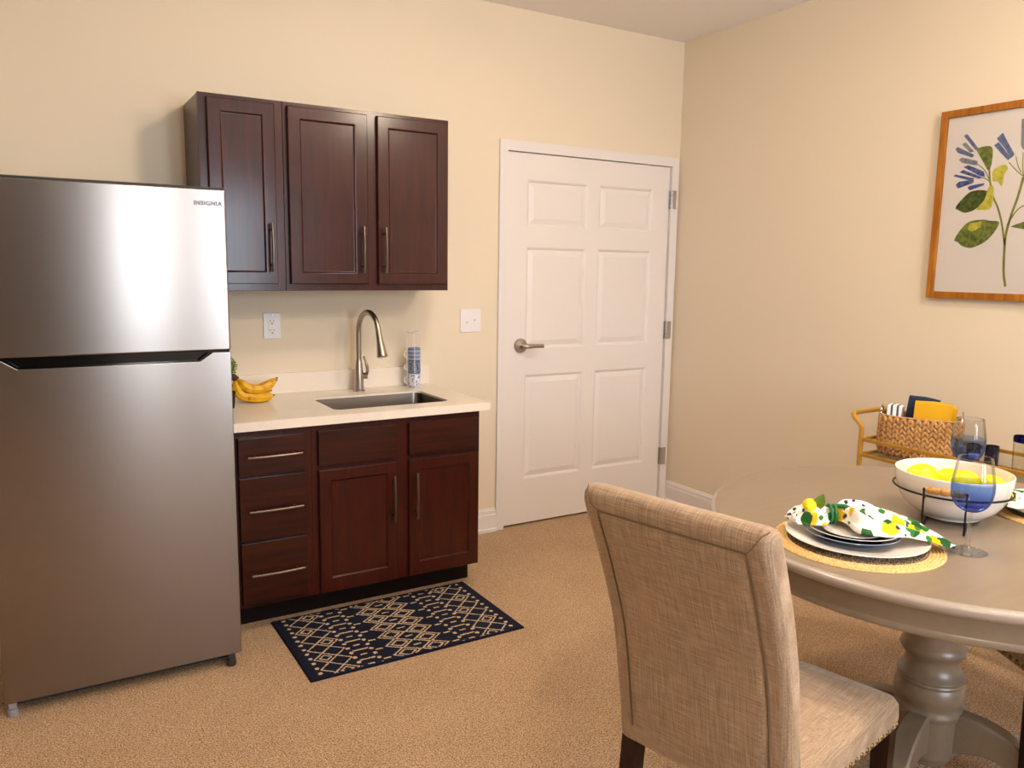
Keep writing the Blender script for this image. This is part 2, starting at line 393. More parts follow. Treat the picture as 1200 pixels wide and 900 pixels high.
def panelled(x0, x1, z0, z1, yf, th, panels, prof, mb=None, mi=0, edge=.002):
    """slab facing -y with sunk / raised panels. prof: list of (inset, depth) from the panel's outer rectangle inwards"""
    m = mb or MB(); bm = m.bm
    xs = sorted({x0, x1} | {p[0] for p in panels} | {p[1] for p in panels}); zs = sorted({z0, z1} | {p[2] for p in panels} | {p[3] for p in panels})
    V = {}
    def vv(x, y, z):
        k = (round(x, 5), round(y, 5), round(z, 5))
        if k not in V: V[k] = bm.verts.new(k)
        return V[k]
    e = edge
    def ex(x): return x0+e if x == x0 else (x1-e if x == x1 else x)
    def ez(z): return z0+e if z == z0 else (z1-e if z == z1 else z)
    for a, b in zip(xs[:-1], xs[1:]):
        for c_, d in zip(zs[:-1], zs[1:]):
            if any(p[0] <= a and b <= p[1] and p[2] <= c_ and d <= p[3] for p in panels): continue
            f = bm.faces.new([vv(ex(a), yf, ez(c_)), vv(ex(b), yf, ez(c_)), vv(ex(b), yf, ez(d)), vv(ex(a), yf, ez(d))]); f.material_index = mi
    for (a, b, c_, d) in panels:
        xx = [x for x in xs if a <= x <= b]; zz = [z for z in zs if c_ <= z <= d]
        def ring(i, dep):
            def mx(x): return a+i if x == a else (b-i if x == b else x)
            def mz(z): return c_+i if z == c_ else (d-i if z == d else z)
            r = [(mx(x), yf+dep, c_+i) for x in xx] + [(b-i, yf+dep, mz(z)) for z in zz[1:]] + [(mx(x), yf+dep, d-i) for x in xx[::-1][1:]] + [(a+i, yf+dep, mz(z)) for z in zz[::-1][1:-1]]
            return r
        prev = ring(0, 0)
        for i, dep in prof:
            cur = ring(i, dep)
            for k in range(len(cur)):
                j = (k+1) % len(cur); q = [vv(*prev[k]), vv(*prev[j]), vv(*cur[j]), vv(*cur[k])]
                if len(set(q)) > 2:
                    f = bm.faces.new(list(dict.fromkeys(q))); f.material_index = mi
            prev = cur
        f = bm.faces.new([vv(*p) for p in prev]); f.material_index = mi
    # edges and back
    fr = [(ex(x), yf, z0+e) for x in xs] + [(x1-e, yf, ez(z)) for z in zs[1:]] + [(ex(x), yf, z1-e) for x in xs[::-1][1:]] + [(x0+e, yf, ez(z)) for z in zs[::-1][1:-1]]
    md = [(x, yf+e, z0) for x in xs] + [(x1, yf+e, z) for z in zs[1:]] + [(x, yf+e, z1) for x in xs[::-1][1:]] + [(x0, yf+e, z) for z in zs[::-1][1:-1]]
    bk = [(p[0], yf+th, p[2]) for p in md]
    for A, B in ((fr, md), (md, bk)):
        for k in range(len(A)):
            j = (k+1) % len(A); f = bm.faces.new([vv(*A[j]), vv(*A[k]), vv(*B[k]), vv(*B[j])]); f.material_index = mi
    f = bm.faces.new([vv(*p) for p in bk[::-1]]); f.material_index = mi
    return m

# door
door = thing('door_1', 'white six panel door with silver lever and hinges', 'door', (-.65, .03, 0), kind='structure')
pans = []
for a, b in ((-1.105, -.695), (-.608, -.204)):
    for c_, d in ((.277, .890), (1.040, 1.612), (1.724, 1.980)): pans.append((a, b, c_, d))
m = panelled(-1.236, -.070, .012, 2.121, .004, .045, pans, [(.008, .004), (.014, .011), (.018, .011), (.046, .003), (.05, .003)])
part('door_panel', m, DOORW, door, smooth=True, angle=12)
m = MB(); M = Matrix.Translation((-1.137, 0, 1.060)) @ Matrix.Rotation(PI/2, 4, 'X')
m.lathe([(0, .014), (.02, .014), (.036, .012), (.040, .008), (.0415, 0.0), (.0415, -.004)], seg=32, M=M)
m.lathe([(.0, .06), (.012, .058), (.0125, .014)], seg=20, M=M)
m.tube(smooth_path([(-1.137, -.054, 1.060), (-1.125, -.060, 1.060), (-1.10, -.061, 1.061), (-1.06, -.058, 1.060), (-1.018, -.057, 1.059)]), [.012]*6+[.0125]*8+[.011]*11, seg=12, flat=.8)
part('lever_handle', m, NICKEL, door, 'brushed nickel lever on a round rose')
for z in (1.925, 1.12, .305):
    m = MB(); m.box(-.078, -.064, -.004, .002, z-.056, z+.056, .001)
    m.box(-.0655, -.030, -.0175, -.0135, z-.056, z+.056, .001)
    for k in range(5): m.lathe([(0, 0), (.0075, 0), (.0075, .0205), (0, .0205)], (-.064, -.014, z-.056+k*.0225), 12)
    part('hinge', m, CHROME, door, 'satin metal hinge')
m = MB(); m.box(-1.2395, -1.2365, -.001, .03, 1.03, 1.09); part('latch_plate', m, CHROME, door, smooth=False)

# ------------------------------------------------------------------ wall plates
o = thing('electrical_outlet', 'white double electrical outlet on the wall left of the faucet', 'outlet', (-2.525, 0, 1.146))
m = MB(); m.box(-2.566, -2.485, -.007, 0, 1.146, 1.268, .003); part('cover_plate', m, PLATEW, o)
m = MB(); m.box(-2.543, -2.508, -.0095, -.006, 1.172, 1.243, .0015)
part('receptacle', m, PLATEW, o)
for z in (1.226, 1.182):
    m = MB(); m.box(-2.5355, -2.5325, -.0102, -.0090, z, z+.009); m.box(-2.5195, -2.5170, -.0102, -.0090, z, z+.008)
    m.lathe([(0, 0), (.0035, 0), (.0035, .001), (0, .001)], seg=12, M=Matrix.Translation((-2.526, -.0102, z-.008)) @ Matrix.Rotation(-PI/2, 4, 'X'))
    part('socket_slots', m, SLOT, o, smooth=False)
for z in (1.258, 1.156):
    m = MB(); m.lathe([(0, .001), (.0025, .001), (.003, 0)], seg=12, M=Matrix.Translation((-2.5255, -.007, z)) @ Matrix.Rotation(PI/2, 4, 'X')); part('screw', m, CHROME, o)
o = thing('light_switch', 'white double light switch plate between cabinets and door', 'light switch', (-1.46, 0, 1.147))
m = MB(); m.box(-1.523, -1.397, -.007, 0, 1.147, 1.271, .003); part('cover_plate', m, PLATEW, o)
for k, x in enumerate((-1.485, -1.435)):
    m = MB(); m.box(x-.006, x+.006, -.009, -.006, 1.194, 1.220, .001)
    m.box(x-.004, x+.004, -.022, -.006, 1.208 if k else 1.198, 1.216 if k else 1.206, .0015)
    part('toggle', m, PLATEW, o)
for x in (-1.485, -1.435):
    for z in (1.236, 1.178):
        m = MB(); m.lathe([(0, .001), (.0025, .001), (.003, 0)], seg=10, M=Matrix.Translation((x, -.007, z)) @ Matrix.Rotation(PI/2, 4, 'X')); part('screw', m, PLATEW, o)

# ------------------------------------------------------------------ cabinets
SH = [(.010, .0065), (.0102, .0065)]
def shaker(x0, x1, z0, z1, yf, inner):
    xi0, xi1, zi0, zi1 = inner
    return panelled(x0, x1, z0, z1, yf, .0195, [(xi0-.008, xi1+.008, zi0-.008, zi1+.008)], [(.004, .001), (.009, .0065), (.012, .0075)], edge=.003)
def bar_handle(p, L, axis, parent):
    """p: centre of the bar on its door front (y of the front), L length"""
    m = MB(); x, y, z = p; d = Vector((1, 0, 0)) if axis == 'x' else Vector((0, 0, 1)); c0 = Vector((x, y-.030, z))
    pts = []
    for i in range(13):
        t = i/12*2-1; pts.append(c0 + d*t*L/2 + Vector((0, -.006*(1-t*t), 0)))
    m.tube(pts, .0058, seg=10)
    for s_ in (-1, 1):
        q = c0 + d*s_*L*.36; m.tube([q+Vector((0, -.002, 0)), Vector((q.x, y+.0005, q.z))], .0045, seg=8)
    return part('handle', m, PULL, parent, 'brushed bronze nickel bar pull')

def wall_cab(name, label, x0, x1, doors, yb=-.001, depth=.325):
    t = thing(name, label, 'cabinet', ((x0+x1)/2, -depth/2, 1.383), group=None)
    m = MB(); m.box(x0, x1, -.307, yb, 1.389, 2.174, .001); part('cabinet_box', m, CH_V, t)
    m = MB(); z0, z1 = 1.383, 2.178
    xs = [x0+.0005]+sum([[a+.012, b-.012] for a, b, *_ in doors], [])+[x1-.0005]
    for a, b in zip(xs[0::2], xs[1::2]): m.box(a, b, -depth, -.306, z0, z1, .001)
    for a, b, *_ in doors: m.box(a+.011, b-.011, -depth+.0002, -.306, z0, 1.425, .001); m.box(a+.011, b-.011, -depth+.0002, -.306, 2.14, z1, .001)
    part('face_frame', m, CH_V, t)
    for a, b, ia, ib, hx in doors:
        d = part('cabinet_door', shaker(a, b, 1.413, 2.160, -.3455, (ia, ib, 1.466, 2.107)), CH_V, t, angle=20)
        bar_handle((hx, -.3455, 1.567), .205, 'z', d)
wall_cab('wall_cabinet', 'narrow single door cherry wall cabinet behind the refrigerator top', -2.879, -2.5405, [(-2.847, -2.578, -2.793, -2.631, -2.606)])
wall_cab('wall_cabinet', 'wide two door cherry wall cabinet above the faucet', -2.5395, -1.757, [(-2.523, -2.168, -2.467, -2.231, -2.200), (-2.120, -1.767, -2.063, -1.825, -2.094)])

def base_box(t, x0, x1, kick_r):
    m = MB()
    for a, b in ((x0, x0+.018), (x1-.018, x1)): m.box(a, b, -.636, -.002, .112, .845)
    m.box(x0, x1, -.636, -.002, .112, .13); m.box(x0, x1, -.012, -.002, .112, .845)
    part('cabinet_box', m, CH_V, t, smooth=False)
    m = MB(); m.box(x0, kick_r, -.549, -.02, 0, .113); part('toe_kick', m, TOE, t, smooth=False)
def fframe(t, x0, x1, stiles, rails):
    m = MB(); m.box(x0, x1, -.6539, -.635, .112, .128); m.box(x0, x1, -.6539, -.635, .812, .846)
    for a, b in stiles: m.box(a, b, -.654, -.635, .112, .846, .0008)
    for z in rails: m.box(x0, x1, -.6536, -.635, z-.018, z+.018)
    part('face_frame', m, CH_V, t)
t = thing('base_cabinet', 'cherry base cabinet of three drawers beside the refrigerator', 'cabinet', (-2.70, -.32, 0))
base_box(t, -2.855, -2.5465, -2.5465)
fframe(t, -2.855, -2.5465, [(-2.855, -2.83), (-2.585, -2.5465)], [.661, .393])
for z0, z1, hz in ((.665, .818, .744), (.397, .657, .524), (.131, .389, .26)):
    m = MB(); m.box(-2.841, -2.573, -.674, -.6545, z0, z1, .003)
    d = part('drawer_front', m, CH_H, t); bar_handle((-2.703, -.674, hz), .213, 'x', d)
t = thing('sink_cabinet', 'two door cherry base cabinet under the sink with false drawer fronts', 'cabinet', (-2.15, -.32, 0))
base_box(t, -2.5455, -1.757, -1.757)
fframe(t, -2.5455, -1.757, [(-2.5455, -2.505), (-2.185, -2.105), (-1.78, -1.757)], [.663])
for x0, x1 in ((-2.520, -2.174), (-2.115, -1.768)):
    m = MB(); m.box(x0, x1, -.674, -.6545, .673, .820, .003); part('false_drawer_front', m, CH_H, t)
for x0, x1, ia, ib, hx in ((-2.520, -2.174, -2.467, -2.223, -2.196), (-2.115, -1.768, -2.061, -1.822, -2.089)):
    d = part('cabinet_door', shaker(x0, x1, .118, .653, -.674, (ia, ib, .183, .602)), CH_V, t, angle=20)
    bar_handle((hx, -.674, .494), .208, 'z', d)

# countertop with sink cut-out
SX0, SX1, SY0, SY1 = -2.41, -1.862, -.562, -.218
t = thing('countertop', 'cream quartz countertop with backsplash over the base cabinets', 'countertop', (-2.28, -.34, .846))
def holed(mb, outer, inner, z0, z1):
    pts = outer+inner; tris = tessellate_polygon([[Vector((*p, 0)) for p in outer], [Vector((*p, 0)) for p in inner]])
    top = [mb.bm.verts.new((*p, z1)) for p in pts]; bot = [mb.bm.verts.new((*p, z0)) for p in pts]
    for a, b, c_ in tris:
        mb.bm.faces.new((top[a], top[b], top[c_])); mb.bm.faces.new((bot[c_], bot[b], bot[a]))
    no = len(outer)
    for s0, n in ((0, no), (no, len(inner))):
        for i in range(n):
            j = (i+1) % n; mb.bm.faces.new((top[s0+i], top[s0+j], bot[s0+j], bot[s0+i]))
m = MB(); holed(m, [(-2.872, -.679), (-1.713, -.679), (-1.713, 0), (-2.872, 0)], rrect(SX0, SX1, SY0, SY1, .035)[::-1], .846, .882)
bmesh.ops.recalc_face_normals(m.bm, faces=m.bm.faces)
part('counter_slab', m, QUARTZ, t, angle=40)
m = MB(); m.box(-2.872, -1.713, -.020, 0, .8822, .980, .0015); part('backsplash', m, QUARTZ, t)
t = thing('sink', 'undermount stainless steel sink in the cream countertop', 'sink', (-2.136, -.39, .66))
m = MB(); rings = []
for ins, z, r in ((.0012, .8735, .034), (.0042, .8735, .034), (.0048, .871, .034), (.008, .70, .04), (.012, .682, .045), (.035, .672, .06), (.12, .668, .05)):
    rings.append([Vector((x, y, z)) for x, y in rrect(SX0+ins, SX1-ins, SY0+ins, SY1-ins, r)])
m.rings(rings, cap=False); m.bm.faces.new([m.bm.verts[-len(rings[0])+i] for i in range(len(rings[0]))]) if False else None
m.bm.verts.ensure_lookup_table(); n = len(rings[0]); m.bm.faces.new([m.bm.verts[len(m.bm.verts)-n+i] for i in range(n)])
part('basin', m, SINKM, t, angle=60)
m = MB(); m.lathe([(0, .0), (.03, .0), (.034, .003), (.045, .004), (.05, .0005)], (-2.136, -.36, .6685), 28); part('drain', m, CHROME, t)

# faucet
t = thing('kitchen_faucet', 'brushed nickel gooseneck pull-down faucet at the sink', 'faucet', (-2.13, -.095, .882))
m = MB(); m.lathe([(0, 0), (.029, 0), (.029, .005), (.0235, .010), (.0225, .06), (.0205, .09), (.0175, .13), (.0150, .15), (.0135, .155), (0, .155)], (-2.13, -.095, .882), 28)
part('faucet_body', m, NICKEL, t)
dd = Vector((.12, -.993, 0)); b0 = Vector((-2.13, -.095, 0)); Rg = .102
pts = [b0+Vector((0, 0, z)) for z in (1.03, 1.08, 1.13, 1.165)]
for i in range(1, 15):
    a = PI*i/16*1.07; pts.append(b0+dd*(Rg-Rg*math.cos(a))+Vector((0, 0, 1.174+Rg*math.sin(a))))
m = MB(); m.tube(pts, .0128, seg=14); part('gooseneck', m, NICKEL, t)
e0 = pts[-1]; dr_ = (pts[-1]-pts[-2]).normalized()
m = MB(); m.tube([e0-dr_*.002, e0+dr_*.02, e0+dr_*.05, e0+dr_*.09, e0+dr_*.125, e0+dr_*.128], [.0132, .0145, .016, .021, .026, .022], seg=20)
part('spray_head', m, NICKEL, t)
m = MB(); m.tube([(-2.118, -.099, .957), (-2.092, -.110, .958)], [.014, .0170], seg=16)
m.tube(smooth_path([(-2.098, -.112, .962), (-2.094, -.116, .99), (-2.101, -.117, 1.025), (-2.113, -.117, 1.055)]), [.009]*6+[.008]*6+[.006]*7, seg=10, flat=.7)
part('lever', m, NICKEL, t)

# mug rack with three mugs
cx, cy = -1.838, -.105
t = thing('mug_rack', 'white wire rack standing at the right end of the counter', 'mug rack', (cx, cy, .882))
m = MB(); W = []
for k in range(4):
    a = math.radians(-31+10+90*k); W.append((cx+.037*math.cos(a), cy+.037*math.sin(a)))
for x, y in W: m.tube([(x, y, .8835), (x, y, 1.167)], .0018, seg=6)
for z in (.8855, 1.166):
    m.tube([(x, y, z) for x, y in W], .0018, seg=6, closed=True)
m.tube([(W[0][0], W[0][1], .8855), (W[2][0], W[2][1], .8855)], .0018, seg=6)
m.tube([(W[1][0], W[1][1], .8855), (W[3][0], W[3][1], .8855)], .0018, seg=6)
part('wire_frame', m, PLATEW, t)
def m_mug(name, kind):
    t = NT(name); 
    if kind == 0:
        w = t.n.new('ShaderNodeTexWave'); w.bands_direction = 'Z'; w.inputs['Scale'].default_value = 16; w.inputs['Distortion'].default_value = 1.2; w.inputs['Detail Scale'].default_value = 6
        t.l.new(t.tc(), w.inputs['Vector']); c = t.ramp(w.outputs['Color'], [(.3, '#5d6c96'), (.6, '#9aa4c0')])
    elif kind == 1:
        v = t.vor(t.map(), 120); c = t.ramp(v.outputs['Distance'], [(.35, '#1a2148'), (.5, '#7c86a8')], 'EASE')
    else:
        v = t.vor(t.map(), 80); c = t.ramp(v.outputs['Distance'], [(.28, '#6572a4'), (.42, '#d0d2e0')], 'EASE')
    t.set(color=c, rough=.3, coat=.3); return t.m
labs = ['small white and navy patterned mug, bottom of the rack', 'small dark navy patterned mug, middle of the rack', 'small blue grey banded mug, top of the rack']
for k in range(3):
    z0 = .8885+k*.0662; q = thing('mug', labs[k], 'mug', (cx, cy, z0), group='mugs stacked in the wire rack')
    m = MB(); m.lathe([(0, 0), (.028, 0), (.0315, .003), (.0315, .0645), (.030, .0655), (.0285, .064), (.0285, .006), (0, .005)], (cx, cy, z0), 32)
    part('mug_body', m, m_mug('mug_glaze_%s' % ('light', 'dark', 'banded')[k], 2-k), q)
    m = MB(); hd = Vector((-.857, .515, 0)).normalized(); pc = Vector((cx, cy, z0+.031))
    m.tube([pc+hd*(.031+.020*math.sin(a))+Vector((0, 0, .0175*math.cos(a))) for a in [PI*i/12 for i in range(13)]], .0032, seg=8)
    part('mug_handle', m, CERAM, q)

# bananas
t = thing('banana_bunch', 'bunch of yellow bananas on the counter beside the refrigerator', 'bananas', (-2.66, -.17, .882))
BY = -.20
def banana(pts, r, y=None):
    p = [q+Vector((0, 0, .0045)) for q in smooth_path(pts, 6)]; n = len(p); rr = []
    for i in range(n):
        u = i/(n-1); rr.append(max(.0035, r*(min(1, u/.22)**.6)*(min(1, (1-u)/.16)**.6)) if 0 < u < 1 else .004)
    rr[0] = .007; rr[-1] = .004
    m = MB(); m.tube(p, rr, seg=7); k = len(m.bm.faces)
    return part('banana', m, BANANA, t, angle=30), p
root = Vector((-2.737, -.19, .985))
bl = [
 [root, (-2.742, -.215, .945), (-2.722, -.225, .913), (-2.672, -.235, .900), (-2.625, -.240, .901), (-2.588, -.245, .909)],
 [root, (-2.736, -.175, .945), (-2.715, -.165, .918), (-2.665, -.155, .902), (-2.615, -.145, .902), (-2.572, -.135, .913)],
 [root, (-2.718, -.215, .965), (-2.700, -.225, .946), (-2.655, -.225, .936), (-2.608, -.222, .948), (-2.568, -.220, .972)],
 [root, (-2.715, -.19, .962), (-2.695, -.18, .944), (-2.648, -.175, .934), (-2.598, -.170, .948), (-2.552, -.168, .975)]]
for b in bl:
    o, p = banana(b, .0212 if b is bl[0] or b is bl[2] else .020)
    m = MB(); dd_ = (p[-1]-p[-3]).normalized(); m.tube([p[-1]-dd_*.003, p[-1]+dd_*.004], [.0052, .0035], seg=8)
    part('tip', m, BTIP, o)
m = MB(); m.tube(smooth_path([(-2.728, -.195, .967), (-2.738, -.192, .988), (-2.752, -.188, 1.0), (-2.768, -.185, 1.002)]), [.013]*6+[.015]*6+[.012]*7, seg=10)
part('stem', m, BSTEM, t)

# topiary beside the refrigerator
t = thing('potted_topiary', 'small green leafy ball in a dark pot behind the refrigerator edge', 'plant', (-2.803, -.31, .882))
tx, ty = -2.803, -.31
m = MB(); m.lathe([(0, 0), (.030, 0), (.036, .065), (.038, .07), (.035, .07), (.033, .062), (0, .060)], (tx, ty, .882), 24); part('pot', m, IRON, t)
m = MB(); m.tube([(tx, ty, .94), (tx, ty, 1.03)], .004, seg=8); part('stem', m, BSTEM, t)
m = MB(); m.ball((tx, ty, 1.06), .036)
for k in range(520):
    a = random.uniform(0, 2*PI); z = random.uniform(-1, 1); r = math.sqrt(1-z*z); nrm = Vector((r*math.cos(a), r*math.sin(a), z))
    c0 = Vector((tx, ty, 1.06))+nrm*random.uniform(.034, .044); tv = nrm.orthogonal().normalized(); tv = Matrix.Rotation(random.uniform(0, 2*PI), 3, nrm) @ tv
    bn = nrm.cross(tv); up = (nrm*.7+tv*.7).normalized(); s_ = random.uniform(.005, .008)
    q = [c0, c0+up*s_*.5+bn*s_*.4, c0+up*s_*1.2, c0+up*s_*.5-bn*s_*.4]
    m.bm.faces.new([m.bm.verts.new(p) for p in q])
part('foliage', m, BOX, t, smooth=False)

# ------------------------------------------------------------------ refrigerator
FX0, FX1, FY = -3.655, -2.900, -.900
t = thing('refrigerator', 'brushed stainless top freezer refrigerator beside the counter', 'refrigerator', ((FX0+FX1)/2, -.5, 0))
m = MB(); m.box(FX0+.006, FX1-.006, -.835, -.10, .035, 1.744, .006); part('fridge_body', m, BODYG, t)
m = MB(); m.box(FX0, FX1, FY, -.842, 1.193, 1.750, .006, 3); d1 = part('freezer_door', m, STEEL, t)
m = MB(); m.box(FX0+.002, FX1-.002, -.894, -.842, 1.7502, 1.756, .001); part('door_cap', m, DARKG, d1, smooth=False)
m = MB(); N = .030
poly = [(FX0, .052), (FX1, .052), (FX1, 1.187), (-2.962, 1.187), (-3.006, 1.157), (-3.549, 1.157), (-3.593, 1.187), (FX0, 1.187)]
m.prism(poly, FY, FY+.030, 'xz', .003)
m.box(FX0, FX1, FY+.028, -.842, .052, 1.187, .003)
d2 = part('fridge_door', m, STEEL, t)
m = MB(); m.box(-3.60, -2.955, FY+.022, FY+.0279, 1.150, 1.189); m.box(FX0+.003, FX1-.003, FY+.006, -.843, 1.1875, 1.1925)
m.prism([(-3.590, 1.1868), (-3.552, 1.1600), (-3.545, 1.1600), (-3.580, 1.1868)], FY+.004, FY+.024, 'xz')
m.prism([(-2.965, 1.1868), (-3.003, 1.1600), (-3.010, 1.1600), (-2.975, 1.1868)], FY+.004, FY+.024, 'xz')
m.box(-3.549, -3.006, FY+.006, FY+.022, 1.1575, 1.1585)
part('recessed_grip', m, BLACKP, d2, 'glossy black recessed grip', smooth=False)
m = MB(); m.box(FX0+.03, FX1-.03, -.83, -.78, .012, .036); part('base_grille', m, DARKG, t, smooth=False)
for x in (-3.634, -2.935):
    m = MB(); m.box(x-.012, x+.012, -.895, -.865, .030, .051, .002); m.lathe([(0, 0), (.016, 0), (.017, .004), (.017, .024), (.013, .028), (0, .029)], (x, -.878, 0), 20)
    part('foot', m, GREYP if x < -3 else DARKG, t)
for x in (-3.6, -2.95):
    m = MB(); m.lathe([(0, 0), (.02, 0), (.02, .036), (0, .036)], (x, -.16, 0), 16); part('foot', m, GREYP, t)
def text_mb(s, size, M, depth=.0004, bold=0.0):
    cu = bpy.data.curves.new('lettering', 'FONT'); cu.body = s; cu.size = size; cu.extrude = depth; cu.offset = bold; cu.space_character = 1.15
    ob = bpy.data.objects.new('lettering', cu); COL.objects.link(ob); bpy.context.view_layer.update()
    me = ob.to_mesh(); m = MB(); b = bmesh.new(); b.from_mesh(me); m.merge(b, 0, M); ob.to_mesh_clear(); bpy.data.objects.remove(ob); bpy.data.curves.remove(cu); return m
m = text_mb('INSIGNIA', .0195, Matrix.Translation((-3.005, FY-.0012, 1.694)) @ Matrix.Rotation(PI/2, 4, 'X'), .0010, .0006)
part('brand_lettering', m, plain('letter_grey', '#7c7c82', .6, spec=.1), d1, smooth=False)

# ------------------------------------------------------------------ rug
RX0, RY1, RW, RH = -2.716, -.597, .908, .560
P = .0833
def seg_d(px, py, ax, ay, bx, by):
    dx, dy = bx-ax, by-ay; tt = max(0, min(1, ((px-ax)*dx+(py-ay)*dy)/(dx*dx+dy*dy))); return math.hypot(px-ax-tt*dx, py-ay-tt*dy)
def near(v, off, per): return abs((v-off+per/2) % per-per/2)
def rug_on(u, v):
    if v < .014 or v > RH-.012: return False
    u = min(u, RW-u)
    L = .0030
    # dotted lines
    if abs(u-.046) < .012 and math.hypot((u-.046), near(v, .025, P/2)) < .0085: return True
    for xx in (.199, .281):
        if abs(u-xx) < .02 and math.hypot((u-xx)*1.0, near(v, .012, P/2)) < .0088: return True
    # dashes between
    k = near(v, .0, P)
    if abs(u-.239) < .031 and near(v, .0, P) < .0042: return True
    if abs(u-.239) < .014 and near(v, P/2, P) < .0042: return True
    if .291 < u < .322 and near(v, P*.375, P) < .0042: return True
    # outer lattice: two columns of diamonds
    if .054 < u < .192:
        hw, hv = .0447, P/2
        a = ((u-.1005)/hw + (v-.0)/hv); b = ((u-.1005)/hw - (v-.0)/hv)
        da = abs((a+1+1) % 2-1); db = abs((b+1+1) % 2-1)
        if min(da, db)*hw*.72 < L: return True
        for cu, cv in ((.1005, 2*P), (.1005, 5*P), (.1452, .5*P), (.1452, 3.5*P), (.1452, 6.5*P)):
            r = abs(u-cu)/hw+abs(v-cv)/hv
            if .42 < r < .62 or r < .0: return True
            if .0 <= r < .10: return False
    # centre
    if u > .33:
        hw, hv = .0600, P/2*1.12
        for cu, off in ((.394, P*.3), (.454, P*.8)):
            dv = near(v, off, P); r = abs(u-cu)/hw+dv/hv
            if .88 < r < 1.04 : return True
            if cu < .42:
                if .48 < r < .66: return True
            else:
                if dv < .004 and abs(u-cu) < .017: return True
    return False
NX, NY = 302, 186
verts = []; faces = []; cols = []
for j in range(NY+1):
    for i in range(NX+1):
        u, v = i/NX*RW, j/NY*RH
        ed = min(u, RW-u, v, RH-v); z = .0075 if ed > .003 else .004
        verts.append((u-RW/2, RH/2-v, z))
navy, cream, brd = lin('#171a2c'), lin('#cdb596'), lin('#12162a')
for j in range(NY):
    for i in range(NX):
        a = j*(NX+1)+i; faces.append((a, a+NX+1, a+NX+2, a+1))
        u, v = (i+.5)/NX*RW, (j+.5)/NY*RH
        u2 = u+random.uniform(-.0009, .0009); v2 = v+random.uniform(-.0012, .0012)
        c = cream if rug_on(u2, v2) else navy
        if min(u, RW-u, v, RH-v) < .006: c = brd
        g = random.uniform(.85, 1.1); cols.append((c[0]*g, c[1]*g, c[2]*g, 1))
b0 = len(verts)
for x, y in ((-RW/2, RH/2), (RW/2, RH/2), (RW/2, -RH/2), (-RW/2, -RH/2)): verts.append((x, y, 0))
corner = [0, NX, NY*(NX+1)+NX, NY*(NX+1)]
edges_loop = [list(range(0, NX+1)), [j*(NX+1)+NX for j in range(NY+1)], [NY*(NX+1)+i for i in range(NX, -1, -1)], [j*(NX+1) for j in range(NY, -1, -1)]]
for k in range(4):
    faces.append(tuple([b0+k]+edges_loop[k]+[b0+(k+1) % 4])); cols.append(brd)
faces.append((b0, b0+1, b0+2, b0+3)); cols.append(brd)
me = bpy.data.meshes.new('rug'); me.from_pydata(verts, [], faces); me.update()
at = me.color_attributes.new('Col', 'FLOAT_COLOR', 'CORNER')
for p in me.polygons:
    for li in p.loop_indices: at.data[li].color = cols[p.index]
me.materials.append(RUGM)
o = bpy.data.objects.new('kitchen_rug', me); COL.objects.link(o); o.location = (RX0+RW/2, RY1-RH/2, .0005)
props(o, 'navy rug with cream geometric diamond pattern on the carpet before the sink', 'rug')

# ------------------------------------------------------------------ framed print on the right wall
PY0, PY1, PZ0, PZ1 = -1.683, -2.345, 1.391, 2.198
t = thing('framed_botanical_print', 'wood framed botanical print of blue flowers on the right wall', 'picture', (0, (PY0+PY1)/2, PZ0))
m = MB(); fw = .029
for (a, b, c_, d) in ((PY0, PY0-fw, PZ0, PZ1), (PY1+fw, PY1, PZ0, PZ1)):
    s_ = 1 if a == PY0 else -1
    if a == PY0: poly = [(a, c_), (b, c_+fw), (b, d-fw), (a, d)]
    else: poly = [(b, c_), (b, d), (a, d-fw), (a, c_+fw)]
    m.prism(poly, -.026, -.002, 'yz', .0015)
m.prism([(PY0, PZ0), (PY1, PZ0), (PY1+fw, PZ0+fw), (PY0-fw, PZ0+fw)], -.026, -.002, 'yz', .0015)
m.prism([(PY0, PZ1), (PY1, PZ1), (PY1+fw, PZ1-fw), (PY0-fw, PZ1-fw)], -.026, -.002, 'yz', .0015)
part('picture_frame', m, FRAMEW, t)
m = MB(); m.box(-.012, -.004, PY1+fw-.004, PY0-fw+.004, PZ0+fw-.004, PZ1-fw+.004); pp = part('print_sheet', m, PAPER, t, smooth=False)
